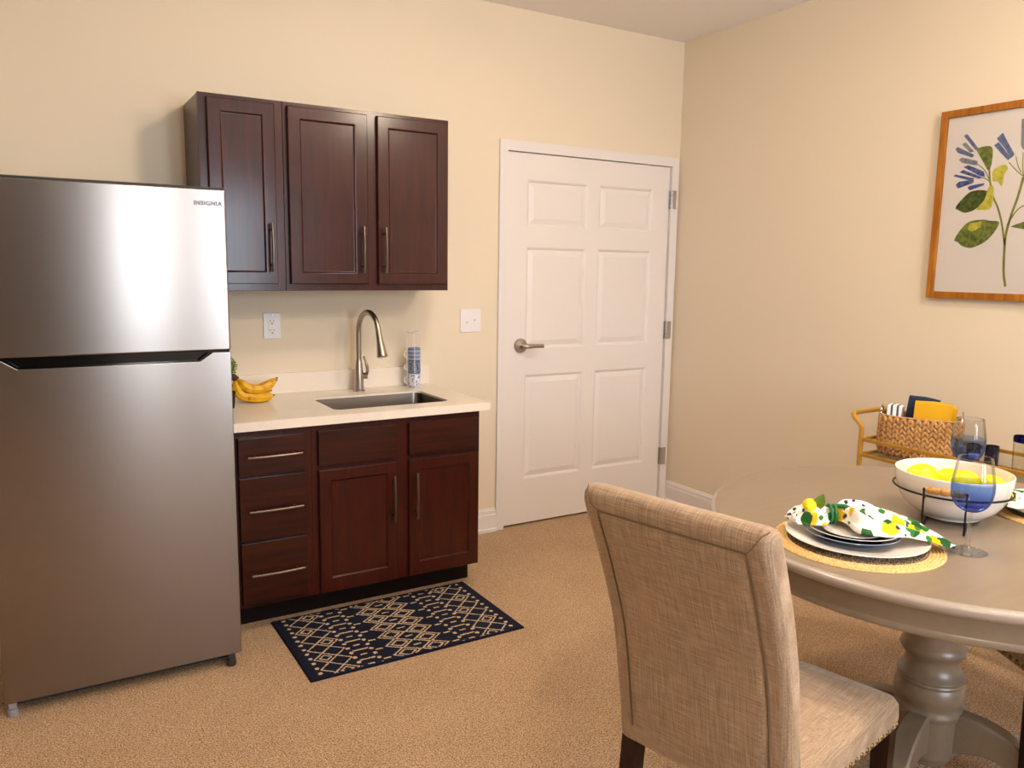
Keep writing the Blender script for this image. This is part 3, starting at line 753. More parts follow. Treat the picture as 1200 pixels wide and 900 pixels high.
polys = [
 ('G', [(1.783,1.642),(1.803,1.682),(1.84,1.72),(1.896,1.728),(1.93,1.722),(1.968,1.715),(1.951,1.672),(1.916,1.634),(1.862,1.61),(1.821,1.619),(1.80,1.636)]),
 ('Y', [(1.837,1.687),(1.846,1.715),(1.896,1.721),(1.893,1.696),(1.861,1.68)]),
 ('D', [(1.776,1.78),(1.801,1.818),(1.839,1.849),(1.895,1.85),(1.918,1.832),(1.899,1.801),(1.858,1.77),(1.813,1.761)]),
 ('Y', [(1.869,1.769),(1.898,1.812),(1.91,1.86),(1.929,1.864),(1.934,1.809),(1.922,1.769)]),
 ('G', [(1.845,2.019),(1.877,2.032),(1.91,2.022),(1.914,1.963),(1.903,1.931),(1.878,1.966)]),
 ('Y', [(1.918,1.919),(1.935,1.939),(1.966,1.949),(1.981,1.933),(1.97,1.909),(1.964,1.861),(1.946,1.882),(1.924,1.886)]),
 ('G', [(2.016,1.694),(2.048,1.707),(2.11,1.722),(2.16,1.70),(2.10,1.680),(2.039,1.689)]),
 ('B', [(1.783,2.087),(1.798,2.093),(1.853,2.026),(1.842,2.019)]), ('W', [(1.779,2.052),(1.795,2.058),(1.836,2.014),(1.817,2.014)]),
 ('B', [(1.751,2.035),(1.762,2.043),(1.837,2.001),(1.83,1.991),(1.765,2.017)]), ('W', [(1.771,1.988),(1.784,1.996),(1.855,1.974),(1.853,1.956),(1.786,1.973)]),
 ('C', [(1.779,1.934),(1.795,1.943),(1.878,1.906),(1.867,1.899)]), ('C', [(1.754,1.92),(1.762,1.927),(1.847,1.903),(1.834,1.893)]),
 ('C', [(1.768,1.882),(1.782,1.895),(1.847,1.898),(1.844,1.884),(1.779,1.866)]), ('C', [(1.82,1.867),(1.831,1.874),(1.892,1.88),(1.89,1.871),(1.832,1.854)]),
 ('C', [(1.794,1.955),(1.816,1.961),(1.885,1.928),(1.891,1.905),(1.866,1.913)]),
 ('B', [(1.924,2.058),(1.947,2.079),(1.961,2.054),(2.003,1.985),(1.99,1.971),(1.963,2.012)]), ('B', [(1.916,2.032),(1.934,2.042),(1.955,2.016),(1.989,1.975),(1.979,1.964),(1.95,1.994)]),
 ('W', [(2.016,2.123),(2.05,2.122),(2.055,2.004),(2.034,2.000),(2.024,2.019)]),
 ('B', [(2.075,2.118),(2.105,2.110),(2.085,2.0),(2.065,1.998)]), ('B', [(2.13,2.078),(2.155,2.055),(2.095,1.975),(2.085,1.985)]), ('C', [(2.165,2.01),(2.175,1.985),(2.105,1.945),(2.10,1.958)]),
 ('G', [(2.10,1.93),(2.15,1.95),(2.21,1.93),(2.24,1.89),(2.19,1.88),(2.13,1.90)]), ('D', [(2.11,1.80),(2.15,1.84),(2.22,1.85),(2.27,1.82),(2.22,1.79),(2.15,1.78)])]
lines = [([(2.019,1.449),(2.006,1.513),(2.0,1.611),(2.0,1.665),(2.013,1.74),(2.032,1.814),(2.046,1.892)], .005), ([(1.999,1.622),(1.979,1.709),(1.956,1.775),(1.933,1.82),(1.915,1.88),(1.905,1.94)], .004),
 ([(2.0,1.70),(2.036,1.762),(2.08,1.785),(2.13,1.80)], .0025), ([(1.982,1.957),(2.001,1.936),(2.021,1.915),(2.045,1.895)], .0018), ([(2.008,1.977),(2.018,1.945),(2.035,1.91)], .0018), ([(2.035,1.99),(2.038,1.94),(2.045,1.895)], .0018),
 ([(2.075,1.99),(2.06,1.94),(2.046,1.895)], .0018), ([(2.09,1.975),(2.07,1.93),(2.046,1.892)], .0018), ([(1.85,1.965),(1.885,1.935),(1.912,1.89)], .002), ([(1.86,1.905),(1.89,1.90),(1.912,1.885)], .002)]
m = MB(); mi = {'G': 0, 'D': 1, 'Y': 2, 'B': 3, 'C': 4, 'W': 5, 'S': 6}
lv = 0
for pts_, w in lines:
    sp = smooth_path([(0, -y, z) for y, z in pts_], 5); L_, R_ = [], []
    for i, p in enumerate(sp):
        d = (sp[min(i+1, len(sp)-1)]-sp[max(i-1, 0)]).normalized(); nn = Vector((0, -d.z, d.y)); L_.append((p.y+nn.y*w, p.z+nn.z*w)); R_.append((p.y-nn.y*w, p.z-nn.z*w))
    x = -.0123
    for i in range(len(sp)-1):
        f = m.bm.faces.new([m.bm.verts.new((x, *q)) for q in (L_[i], L_[i+1], R_[i+1], R_[i])]); f.material_index = 6
for k, pl in polys:
    lv += 1; q = [(-y, z) for y, z in pl]; n = len(q)
    if k in 'GDY' and n > 5:
        q = [(p.y, p.z) for p in smooth_path([(0, *q[-1])]+[(0, *a) for a in q]+[(0, *q[0])], 4)][4:-4]
    x = -.0124-.00003*lv
    f = m.bm.faces.new([m.bm.verts.new((x, *a)) for a in q]); f.material_index = mi[k]
part('botanical_painting', m, [WGREEN, WGREEND, WYEL, WBLUE, WBLUED, WGREY, WSTEM], pp, smooth=False)
m = MB(); m.box(-.0165, -.0155, PY1+fw-.003, PY0-fw+.003, PZ0+fw-.003, PZ1-fw+.003); part('picture_glass', m, PICGLASS, t, smooth=False)

# ------------------------------------------------------------------ dining table
TX, TY, TZ, TR = -1.26, -2.57, .79, .664
t = thing('dining_table', 'round taupe painted pedestal dining table', 'table', (TX, TY, 0))
def arc_prof(cx_, cz_, r, a0, a1, n): return [(cx_+r*math.cos(math.radians(a0+(a1-a0)*i/n)), cz_+r*math.sin(math.radians(a0+(a1-a0)*i/n))) for i in range(n+1)]
m = MB(); m.lathe([(0, TZ), (TR-.016, TZ), (TR-.013, TZ-.0015)], (TX, TY, 0), 128)
m.lathe([(TR-.013, TZ-.0015), (TR-.011, TZ-.004)] + arc_prof(TR-.012, TZ-.017, .0125, 82, -70, 8) + [(TR-.012, TZ-.0325), (TR-.04, TZ-.0325), (0, TZ-.0325)], (TX, TY, 0), 128, mi=1)
part('tabletop', m, [TABLE, TABLE_EDGE], t)
m = MB(); ra = TR-.036
m.lathe([(ra-.03, TZ-.033), (ra, TZ-.033), (ra, TZ-.085), (ra+.003, TZ-.088), (ra+.005, TZ-.095), (ra+.003, TZ-.101), (ra-.002, TZ-.104), (ra-.03, TZ-.104), (ra-.03, TZ-.033)], (TX, TY, 0), 128)
m.box(TX-.3, TX+.3, TY-.3, TY+.3, TZ-.085, TZ-.034)
part('apron', m, TABLE, t)
m = MB()
pr_ = [(0, .045), (.036, .045), (.056, .050), (.066, .058), (.067, .064), (.070, .066), (.076, .070), (.078, .077), (.083, .081), (.086, .088), (.088, .20), (.091, .206), (.094, .213), (.094, .221), (.089, .229),
       (.088, .240), (.096, .256), (.0985, .272), (.095, .292), (.089, .303), (.0905, .306), (.0925, .311), (.0905, .316), (.093, .319), (.094, .324), (.091, .329), (.086, .333), (.078, .345), (.0735, .360), (.073, .372), (.077, .384),
       (.084, .392), (.089, .400), (.0905, .408), (.087, .416), (.083, .424), (.083, .50), (.09, .52), (.10, .56), (.10, TZ-.088), (0, TZ-.088)]
m.lathe(pr_, (TX, TY, 0), 56)
part('pedestal', m, TABLE, t)
for th in (197, 287, 17, 107):
    a = math.radians(th); e1 = Vector((math.cos(a), math.sin(a), 0)); e2 = Vector((-math.sin(a), math.cos(a), 0)); c0 = Vector((TX, TY, 0))
    top = [(.060, .215), (.10, .225), (.16, .220), (.23, .195), (.30, .145), (.36, .085), (.405, .048), (.44, .040), (.455, .030)]
    bot = [(.060, .095), (.10, .110), (.16, .125), (.22, .115), (.28, .075), (.33, .030), (.37, .006), (.41, 0.0), (.455, 0.0)]
    T = smooth_path([(x, z, 0) for x, z in top], 3); B_ = smooth_path([(x, z, 0) for x, z in bot], 3)
    rings = []
    for p, q in zip(T, B_):
        hw = .029; bv = .006
        dn = (q-p); L_ = dn.length; dn = dn/L_
        def W_(pt, s_): return c0+e1*pt.x+Vector((0, 0, max(0.0, pt.y)))+e2*s_
        rings.append([W_(p+dn*bv, -hw), W_(p, -hw+bv), W_(p, hw-bv), W_(p+dn*bv, hw), W_(q-dn*bv, hw), W_(q, hw-bv), W_(q, -hw+bv), W_(q-dn*bv, -hw)])
    m = MB(); m.rings(rings); part('pedestal_foot', m, TABLE, t, angle=30)

# ------------------------------------------------------------------ dining chairs
def fz_loop():
    rear = [(0.0, .420), (-.020, .55), (-.050, .718), (-.103, .872), (-.150, .985), (-.163, 1.020)]
    top = [(-.160, 1.040), (-.145, 1.052), (-.122, 1.052), (-.104, 1.040)]
    front = [(-.092, 1.012), (-.060, .935), (-.018, .82), (.012, .70), (.035, .55), (.045, .46), (.045, .42)]
    a = [(p.x, p.y) for p in smooth_path([(x, z, 0) for x, z in rear], 3)]
    b = [(p.x, p.y) for p in smooth_path([(rear[-1][0], rear[-1][1], 0)]+[(x, z, 0) for x, z in top]+[(front[0][0], front[0][1], 0)], 3)][1:-1]
    c_ = [(p.x, p.y) for p in smooth_path([(x, z, 0) for x, z in front], 3)]
    return a, b, c_
def make_chair(label, loc, rotz):
    """local: +x is forward (towards the seat front), y runs along the width, origin on the floor under the rear centre"""
    W = .215
    t = thing('dining_chair', label, 'chair', loc, rotz, group='upholstered parsons chairs round the dining table')
    a, b, c_ = fz_loop(); loop = a+b+c_
    # back: soft-edged slab
    cen = [sum(p[i] for p in loop)/len(loop) for i in range(2)]
    m = MB(); rings = []
    def off(d):
        out = []; n = len(loop)
        for i in range(n):
            p0, p1 = Vector(loop[(i-1) % n]), Vector(loop[(i+1) % n]); tg = (p1-p0).normalized(); nn = Vector((-tg.y, tg.x))
            q = Vector(loop[i])
            if nn.dot(Vector(cen)-q) < 0 and abs(nn.dot(Vector(cen)-q)) > 1e-4: nn = nn if False else nn
            out.append(q + nn*d)
        return out
    # inward direction test on the first rear point
    s_ = 1 if (Vector(loop[8])+Vector((-(Vector(loop[9])-Vector(loop[7])).normalized().y, (Vector(loop[9])-Vector(loop[7])).normalized().x))*.01).x > loop[8][0] else -1
    for y, d in ((-W, .018), (-W+.002, .011), (-W+.007, .005), (-W+.014, .0015), (-W+.024, 0), (W-.024, 0), (W-.014, .0015), (W-.007, .005), (W-.002, .011), (W, .018)):
        rings.append([Vector((p.x, y, p.y)) for p in off(s_*d)])
    m.rings(rings); part('backrest', m, LINEN, t, local=True, angle=60)
    # rear panel with welted seams
    m = MB(); ins = .045
    A = [p for p in a if p[1] > .424 and p[1] < 1.003]
    def rearpt(p, y, o): return Vector((p[0]-o, y, p[1]+o*.25))
    rows = []
    ys = [-W+ins, -W+ins+.006, -W+ins+.02, 0, W-ins-.02, W-ins-.006, W-ins]; os_ = [-.001, .0035, .0055, .0065, .0055, .0035, -.001]
    for k, p in enumerate(A):
        e = 1 if 0 < k < len(A)-1 else 0
        rows.append([rearpt(p, y, o_ if e else -.001) for y, o_ in zip(ys, os_)])
    V = [[m.bm.verts.new(p) for p in r] for r in rows]
    for r0, r1 in zip(V[:-1], V[1:]):
        for i in range(len(ys)-1): m.bm.faces.new((r0[i], r0[i+1], r1[i+1], r1[i]))
    pb = part('back_panel', m, LINEN, t, local=True, angle=60)
    m = MB()
    L_ = [rearpt(p, -W+ins-.0015, .0008) for p in A]; R_ = [rearpt(p, W-ins+.0015, .0008) for p in A[::-1]]
    m.tube(L_+R_, .0022, seg=6); part('seam', m, SEAM, t, 'darker stitched welt seam round the rear panel', local=True)
    for sg in (-1, 1):
        m = MB(); m.tube([rearpt(A[-1], sg*(W-ins), .0012), Vector((-.1655, sg*(W-ins+.014), 1.018)), Vector((-.158, sg*(W-.016), 1.043)), Vector((-.146, sg*(W-.008), 1.050))], .0011, seg=6)
        part('corner_seam', m, SEAM, t, 'darker mitred seam at the top corner', local=True)
    # seat
    m = MB(); x0, x1 = .040, .510; z0, z1 = .424, .508
    rings = []
    for ins_, z in ((.0, z0), (-.002, z0+.004), (-.004, z0+.03), (-.002, z1-.025), (.006, z1-.010), (.020, z1-.002), (.06, z1+.006), (.13, z1+.010)):
        w0, w1 = W-.004-ins_, W+.012-ins_; r = .018
        o_ = []
        for (px, py) in [(x0, -w0), (x1-ins_, -w1), (x1-ins_, w1), (x0, w0)]:
            o_.append((px, py))
        ring = [Vector((x0, -w0, z))]
        for sx, sgn in ((-w1, -1), (w1, 1)):
            for k in range(5):
                an = (k/4)*PI/2 if sgn < 0 else PI/2-(k/4)*PI/2
                cxr, cyr = x1-ins_-r, sx-sgn*r
                ring.append(Vector((cxr+r*math.sin(an), cyr+sgn*r*math.cos(an), z)))
        ring.append(Vector((x0, w0, z))); rings.append(ring)
    m.rings(rings); st = part('seat', m, LINEN, t, local=True, angle=50)
    # nailheads
    path = []
    for i in range(17): u = i/16; path.append((x0+.03+(x1-x0-.045)*u, -(W-.002+(.014)*u), -1))
    for i in range(17): path.append((x1+.0035, -(W+.004)+2*(W+.004)*i/16, 0))
    for i in range(17): u = 1-i/16; path.append((x0+.03+(x1-x0-.045)*u, (W-.002+(.014)*u), 1))
    for px, py, sd in path:
        m = MB(); M = Matrix.Translation((px, py, z0+.012)) @ (Matrix.Rotation(PI/2, 4, 'Y') if sd == 0 else Matrix.Rotation(-sd*PI/2, 4, 'X'))
        m.lathe([(.0078, -.0005), (.0074, .002), (.0055, .0045), (.0025, .0058), (0, .0062)], seg=10, M=M)
        part('nailhead', m, BRASSN, t, local=True, label='antique brass nailhead')
    # legs
    for y in (-1, 1):
        m = MB(); yy = y*(W-.026)
        q = [(.048, .424), (.004, .424), (-.012, .25), (-.045, 0), (-.012, 0), (.030, .25)]
        m.prism(q, yy-.020, yy+.020, 'xz', .002); part('leg', m, LEGW, t, local=True)
        m = MB(); fx = x1-.030; fy = y*(W-.008)
        rings = [[Vector((fx+sx*h, fy+sy*h, z)) for sx, sy in ((-1, -1), (1, -1), (1, 1), (-1, 1))] for h, z in ((.015, 0), (.021, .424))]
        m.rings(rings); part('leg', m, LEGW, t, local=True, smooth=False)
    return t
aF = .227
Fv = Vector((math.cos(aF), math.sin(aF), 0)); Rv = Vector((Fv.y, -Fv.x, 0)); P0 = Vector((-2.3764, -2.4811, 0))
o0 = P0+Rv*.215
make_chair('linen parsons chair in front, seen from behind at the table', (o0.x, o0.y, 0), aF)
a2 = math.radians(-29+180)
d2_ = Vector((math.cos(math.radians(-29)), math.sin(math.radians(-29)), 0)); o2 = Vector((TX, TY, 0))+d2_*(.118+.535)
make_chair('linen parsons chair tucked under the table, mostly hidden behind the pedestal', (o2.x, o2.y, 0), a2)

# ------------------------------------------------------------------ place settings
def mat_disc(cx, cy, z, R, label):
    t = thing('placemat', label, 'placemat', (cx, cy, z), group='woven straw placemats on the dining table')
    m = MB(); prof = [(0, .003)]; n = 26
    for i in range(n):
        r0 = R*i/n; r1 = R*(i+1)/n; prof += [(r0+.0008, .0035), ((r0+r1)/2, .0062), (r1-.0008, .0035)]
    k1 = 1+3*21
    m.lathe(prof[:k1+1], (cx, cy, z), 72, mi=1); m.lathe(prof[k1:], (cx, cy, z), 72, mi=0)
    m.lathe([(R-.0008, .0035), (R+.001, .001), (R, 0), (0, 0)], (cx, cy, z), 72)
    part('straw_weave', m, [STRAW, DSTRAW], t); return t
def plate(cx, cy, z, R, h, mats, label, group, rim=None, name='plate', tilt=0):
    t = thing(name, label, 'plate', (cx, cy, z), group=group)
    m = MB(); m.lathe([(0, 0), (R*.62, 0), (R*.64, .002), (R*.72, h*.35), (R*.97, h-.002), (R, h), (R-.001, h+.0015), (R-.004, h+.001)], (cx, cy, z), 72)
    m.lathe([(R-.004, h+.001), (R*.72, h*.35+.004), (R*.64, .0045), (0, .004)], (cx, cy, z), 72, mi=1 if len(mats) > 1 else 0)
    part('plate_body', m, mats, t)
    if rim:
        m = MB(); m.tube([(cx+(R-.0012)*math.cos(2*PI*i/72), cy+(R-.0012)*math.sin(2*PI*i/72), z+h+.0008) for i in range(72)], .0010, seg=6, closed=True); part('rim_line', m, rim, t)
    return t
M1 = (-1.668, -2.570)
mat_disc(M1[0], M1[1], TZ, .211, 'round braided straw placemat under the stacked plates nearest the chair')
plate(-1.661, -2.562, TZ+.0064, .178, .016, [CERAM], 'large white dinner plate, lowest of the stack in front', 'plates stacked on the near placemat')
plate(-1.673, -2.557, TZ+.0120, .122, .022, [SLATE], 'dark blue speckled plate under the grey plate', 'plates stacked on the near placemat', rim=plain('pale_blue_rim', '#8fa2c0', .3))
plate(-1.672, -2.560, TZ+.0225, .114, .020, [SLATE, plain('grey_plate_inside', '#6f6c70', .25)], 'grey rimmed salad plate on the dark blue plate', 'plates stacked on the near placemat', rim=CERAM)
plate(-1.685, -2.566, TZ+.0290, .074, .012, [CERAM], 'small pale plate on top of the stack under the napkin', 'plates stacked on the near placemat')

def napkin(name, label, path, zs, halfw, hts, group, seed=1, amp=.010):
    rnd = random.Random(seed)
    t = thing(name, label, 'napkin', (path[0][0], path[0][1], zs[0]), group=group)
    P3 = smooth_path([(p[0], p[1], z) for p, z in zip(path, zs)], 8); n = len(P3); K = len(path)-1
    def interp(arr, u):
        f = u*K; i = min(int(f), K-1); w = f-i; w = w*w*(3-2*w); return arr[i]*(1-w)+arr[i+1]*w
    m = MB(); NW = 36; rows = []
    ph = [rnd.uniform(0, 6.28) for _ in range(6)]
    for i, p in enumerate(P3):
        u = i/(n-1); d = (P3[min(i+1, n-1)]-P3[max(i-1, 0)]); d.z = 0; d.normalize(); s_ = Vector((-d.y, d.x, 0))
        w = interp(halfw, u); h = interp(hts, u)
        top, bot = [], []
        for k in range(NW+1):
            v = k/NW*2-1; env = max(0, 1-v*v)**.5
            fold = .8*math.sin(v*(11+3*u)+ph[0]+u*3+.6*math.sin(u*9))+.4*math.sin(v*17+ph[1]-u*9)+.35*math.sin(u*19+v*5+ph[2])
            z = h*env*(.60+.40*fold)+amp*.25*math.sin(u*30+v*9+ph[3])*env
            edge = w*(1+.10*math.sin(u*17+ph[4]))
            top.append(p+s_*v*edge+Vector((0, 0, max(.0012, z)+.001)))
            bot.append(p+s_*v*edge*.985+Vector((0, 0, 0)))
        rows.append(top+bot[::-1])
    m.rings(rows)
    c = part('cloth', m, PRINTC, t, angle=75); return t
# axis of the napkin on the near stack
zt = TZ+.0465
nap = napkin('napkin', 'white napkin printed with lemons, tied on the stacked plates in front',
   [(-1.775, -2.445), (-1.745, -2.455), (-1.712, -2.475), (-1.680, -2.498), (-1.650, -2.522), (-1.625, -2.560), (-1.595, -2.610), (-1.565, -2.662), (-1.540, -2.705), (-1.515, -2.745)],
   [zt-.004, zt, zt+.004, zt+.006, zt+.006, zt+.004, zt, zt-.006, zt-.016, zt-.030],
   [.036, .062, .066, .022, .074, .116, .100, .062, .034, .010],
   [.018, .038, .038, .024, .044, .046, .036, .024, .014, .007], 'lemon print napkins on the place settings', 3)
q = thing('napkin_ring', 'green cord napkin ring with a small lemon and leaf on the printed napkin', 'napkin ring', (-1.680, -2.498, zt))
m = MB(); ax = Vector((.79, -.61, 0)).normalized(); sd = Vector((.61, .79, 0)).normalized(); c0 = Vector((-1.680, -2.498, zt+.016))
for off_ in (-.006, .005): m.tube([c0+ax*off_+sd*.030*math.cos(a)+Vector((0, 0, .023*math.sin(a))) for a in [2*PI*i/28 for i in range(28)]], .0045, seg=8, closed=True)
m.tube(smooth_path([c0+Vector((0, 0, .022)), c0+ax*.03+sd*-.012+Vector((0, 0, .026)), c0+ax*.052-sd*.022+Vector((0, 0, .014))]), .0055, seg=8)
part('ring_cord', m, RINGG, q)
m = MB(); lc = c0+Vector((-.050, .034, .022)); Mr = Matrix.Rotation(.5, 4, 'Z') 
m.ball(lc, .0185, 1.15, 1, 1, 18, 12, M=Mr); m.ball(lc+Mr @ Vector((-.020, 0, 0)), .006, 1.2, 1, 1, 10, 8, M=Mr); part('lemon_ornament', m, LEMON, q)
def leafmesh(base, d, up, L_, w, curl=.3):
    m = MB(); d = d.normalized(); s_ = d.cross(up).normalized(); rows = []
    for i in range(9):
        u = i/8; c1 = base+d*L_*u+up*(L_*curl*math.sin(u*2)*.5); ww = w*math.sin(PI*min(1, u*.93+.05))**.8*(1-u*.25)
        rows.append([c1-s_*ww+up*ww*.3, c1-up*ww*.05, c1+s_*ww+up*ww*.3])
    rows2 = [[p+up*.0012 for p in r] for r in rows]
    m.rings([a+b[::-1] for a, b in zip(rows, rows2)]); return m
part('leaf', leafmesh(lc+Vector((.012, -.010, -.012)), Vector((.35, -.2, 1)), Vector((-.7, -.7, .2)).normalized(), .048, .017, .25), LEAF, q)

M2 = (-.888, -2.735)
mat_disc(M2[0], M2[1], TZ, .211, 'round braided straw placemat at the right edge under dark plates')
plate(M2[0], M2[1], TZ+.0064, .176, .016, [CERAM], 'white dinner plate at the right edge', 'plates stacked at the right edge')
plate(M2[0]-.01, M2[1], TZ+.0120, .130, .017, [SLATE], 'dark plate stacked at the right edge under the second napkin', 'plates stacked at the right edge')
napkin('napkin', 'lemon print napkin at the right edge beside the bowl',
   [(-1.055, -2.585), (-1.025, -2.610), (-.985, -2.640), (-.94, -2.680), (-.90, -2.72), (-.85, -2.76), (-.80, -2.80)],
   [TZ+.036]*7, [.045, .085, .095, .075, .03, .07, .09], [.012, .028, .034, .034, .026, .03, .02], 'lemon print napkins on the place settings', 9)

# wine glasses
def wine_glass(cx, cy, label, k=1.0):
    t = thing('wine_glass', label, 'glass', (cx, cy, TZ), group='blue ombre wine glasses on the dining table')
    m = MB(); z0 = 0
    bowl = [(.0045, .106), (.017, .108), (.031, .116), (.0415, .129), (.048, .147), (.0503, .168), (.0495, .190), (.0455, .215), (.0400, .247)]
    sp = smooth_path([(r, z, 0) for r, z in bowl], 5)
    pr2 = [(p.x*k, p.y*k) for p in sp]
    inner = [((p.x-.0012)*k, p.y*k) for p in sp[::-1] if p.x > .012]
    m.lathe([(0, .104*k)]+pr2+[(pr2[-1][0]-.0006, pr2[-1][1]+.0006)], (cx, cy, TZ), 48)
    b = part('bowl', m, BLUEG, t, 'clear glass shading to deep blue at its base', loc=(0, 0, 0), local=False, angle=60)
    m = MB(); m.tube([(cx+(.0397*k)*math.cos(2*PI*i/40), cy+(.0397*k)*math.sin(2*PI*i/40), TZ+.2472*k) for i in range(40)], .0009, seg=6, closed=True)
    part('rim', m, CLEARG, t)
    m = MB(); m.lathe([(.0048, .104*k), (.0046, .08*k), (.0052, .045*k), (.0062, .022*k), (.009, .012*k), (.016, .007*k)], (cx, cy, TZ), 20, cap=False)
    part('stem', m, CLEARG, t)
    m = MB(); m.lathe([(.012, .0085), (.025, .0045), (.044, .0022), (.0480, .0012), (.0475, .0002), (0, .0002)], (cx, cy, TZ), 44)
    part('foot', m, CLEARG, t)
    return t
wine_glass(-1.466, -2.748, 'blue and clear wine glass in front of the lemon bowl')
wine_glass(-.925, -2.430, 'blue and clear wine glass standing behind the lemon bowl')

# lemon bowl on wire stand
BX, BYY = -1.218, -2.556
n1 = Vector((.906, .42, 0)).normalized(); n2 = Vector((n1.y, -n1.x, 0))
t = thing('bowl_stand', 'black wire stand with wooden handles holding the white bowl', 'stand', (BX, BYY, TZ))
m = MB(); rr = .0034; c0 = Vector((BX, BYY, 0))
for s_ in (-1, 1):
    e = c0+n2*s_*.052
    m.tube([e-n1*.197+Vector((0, 0, .914)), e-n1*.175+Vector((0, 0, TZ+rr)), e+n1*.175+Vector((0, 0, TZ+rr)), e+n1*.197+Vector((0, 0, .914))], rr, seg=4)
m.tube([c0+Vector((.1565*math.cos(2*PI*i/64), .1565*math.sin(2*PI*i/64), .880)) for i in range(64)], .003, seg=8, closed=True)
for s_ in (-1, 1):
    for u in (-1, 1):
        m.tube([c0+n2*u*.052+n1*s_*.150+Vector((0, 0, .880)), c0+n2*u*.052+n1*s_*.190+Vector((0, 0, .880))], .0028, seg=6)
    m.tube([c0+n2*-.056+n1*s_*.196+Vector((0, 0, .909)), c0+n2*.056+n1*s_*.196+Vector((0, 0, .909))], .0022, seg=6)
part('wire_frame', m, IRON, t)
for s_ in (-1, 1):
    m = MB(); p = c0+n1*s_*.196+Vector((0, 0, .909)); pts = []; rad = []
    for i in range(25):
        u = i/24*2-1; pts.append(p+n2*u*.048)
        r = .0105 if abs(u) < .9 else .008
        if abs(abs(u)-.25) < .06 : r = .0078
        if abs(u) < .12: r = .0112
        rad.append(r)
    m.tube(pts, rad, seg=16); part('wooden_handle', m, HANDW, t, 'turned light wood grip')
m = MB()
bp = [(0, .004), (.070, .004), (.074, 0), (.080, .0), (.085, .007), (.112, .024), (.134, .050), (.1465, .080), (.1530, .108), (.1555, .130), (.1545, .133), (.1510, .131), (.148, .108), (.140, .080), (.127, .054), (.104, .031), (.06, .018), (0, .016)]
bp = [(p.x, p.y) for p in smooth_path([(r, z, 0) for r, z in bp], 3)]
m.lathe(bp, (BX, BYY, TZ+.0075), 72); part('serving_bowl', m, CERAM, None, 'large round white ceramic bowl of lemons on the table', cat='bowl', angle=50)
def lemon(c, rz, tilt, label, s_=1.0):
    t = thing('lemon', label, 'lemon', c, 0, group='lemons in the white bowl')
    m = MB(); prof = [(0, -.050), (.004, -.049), (.007, -.045), (.014, -.040), (.024, -.030), (.0305, -.015), (.032, 0), (.0305, .015), (.024, .030), (.014, .040), (.008, .044), (.006, .049), (0, .051)]
    prof = [(max(0, p.x), p.y) for p in smooth_path([(r, z, 0) for r, z in prof], 2)]
    M = Matrix.Translation(c) @ Matrix.Rotation(rz, 4, 'Z') @ Matrix.Rotation(tilt, 4, 'X') @ Matrix.Diagonal((s_*1.05, s_*1.05, s_, 1))
    m.lathe(prof, (0, 0, 0), 28, M=M); part('fruit', m, LEMON, t)
    m = MB(); m.lathe([(0, .0515), (.003, .0512), (.004, .050)], (0, 0, 0), 10, M=M); part('stem_end', m, BSTEM, t)
zb = TZ+.0075
lemon((BX-.048, BYY+.066, zb+.106), 1.10, 1.5, 'lemon at the left of the white bowl, topmost', 1.10)
lemon((BX+.022, BYY-.018, zb+.100), 1.08, 1.5, 'lemon in the middle of the white bowl', 1.04)
lemon((BX+.060, BYY+.045, zb+.088), .95, 1.5, 'lemon at the back of the white bowl', 1.0)
lemon((BX+.078, BYY-.070, zb+.092), -.45, 1.5, 'lemon at the right of the white bowl seen through the glass', 1.0)
lemon((BX-.045, BYY-.032, zb+.056), 1.2, 1.55, 'lemon lying low inside the white bowl', .95)

# ------------------------------------------------------------------ bar cart
t = thing('bar_cart', 'gold metal bar cart against the right wall behind the table', 'bar cart', (-.24, -2.08, 0))
CX0, CX1, CY0, CY1 = -.405, -.075, -2.52, -1.680
r_ = .0095
def rod(m, pts, rr=r_): m.tube(pts, rr*1.2, seg=4)
def side(y, s_, name):
    m = MB(); yo = y+s_*.048
    pth = []
    near_ = [(CX0, y, .03), (CX0, y, .825), (CX0, y+s_*.008, .838), (CX0, yo-s_*.006, .868), (CX0+.004, yo, .878), (CX0+.014, yo+s_*.002, .884)]
    far_ = [(CX1-.014, yo+s_*.002, .884), (CX1-.004, yo, .878), (CX1, yo-s_*.006, .868), (CX1, y+s_*.008, .838), (CX1, y, .825), (CX1, y, .03)]
    m.tube(near_+far_, .0105, seg=8); return part(name, m, GOLD, t, local=False)
side(CY1, 1, 'handle_frame'); side(CY0, -1, 'handle_frame')
for zt_, nm in ((.705, 'upper_tray'), (.22, 'lower_tray')):
    m = MB()
    for zz in ((zt_, zt_+.068) if nm == 'upper_tray' else (zt_, zt_+.055)):
        for p, q_ in (((CX0, CY1), (CX1, CY1)), ((CX1, CY1), (CX1, CY0)), ((CX1, CY0), (CX0, CY0)), ((CX0, CY0), (CX0, CY1))):
            x0, x1 = sorted((p[0], q_[0])); y0, y1 = sorted((p[1], q_[1]))
            m.box(x0-.007, x1+.007, y0-.007, y1+.007, zz-.007, zz+.007, .001)
    tr = part(nm, m, GOLD, t)
    m = MB(); m.box(CX0+.008, CX1-.008, CY0+.008, CY1-.008, zt_-.004, zt_+.002, .0005); part('shelf_glass', m, SMOKEG, tr, smooth=False)
for x in (CX0, CX1):
    for y in (CY0, CY1):
        m = MB(); m.ball((x, y, .022), .022, .5, 1, 1, 18, 12); m.box(x-.013, x+.013, y-.005, y+.005, .02, .045); part('caster', m, DARKG, t)

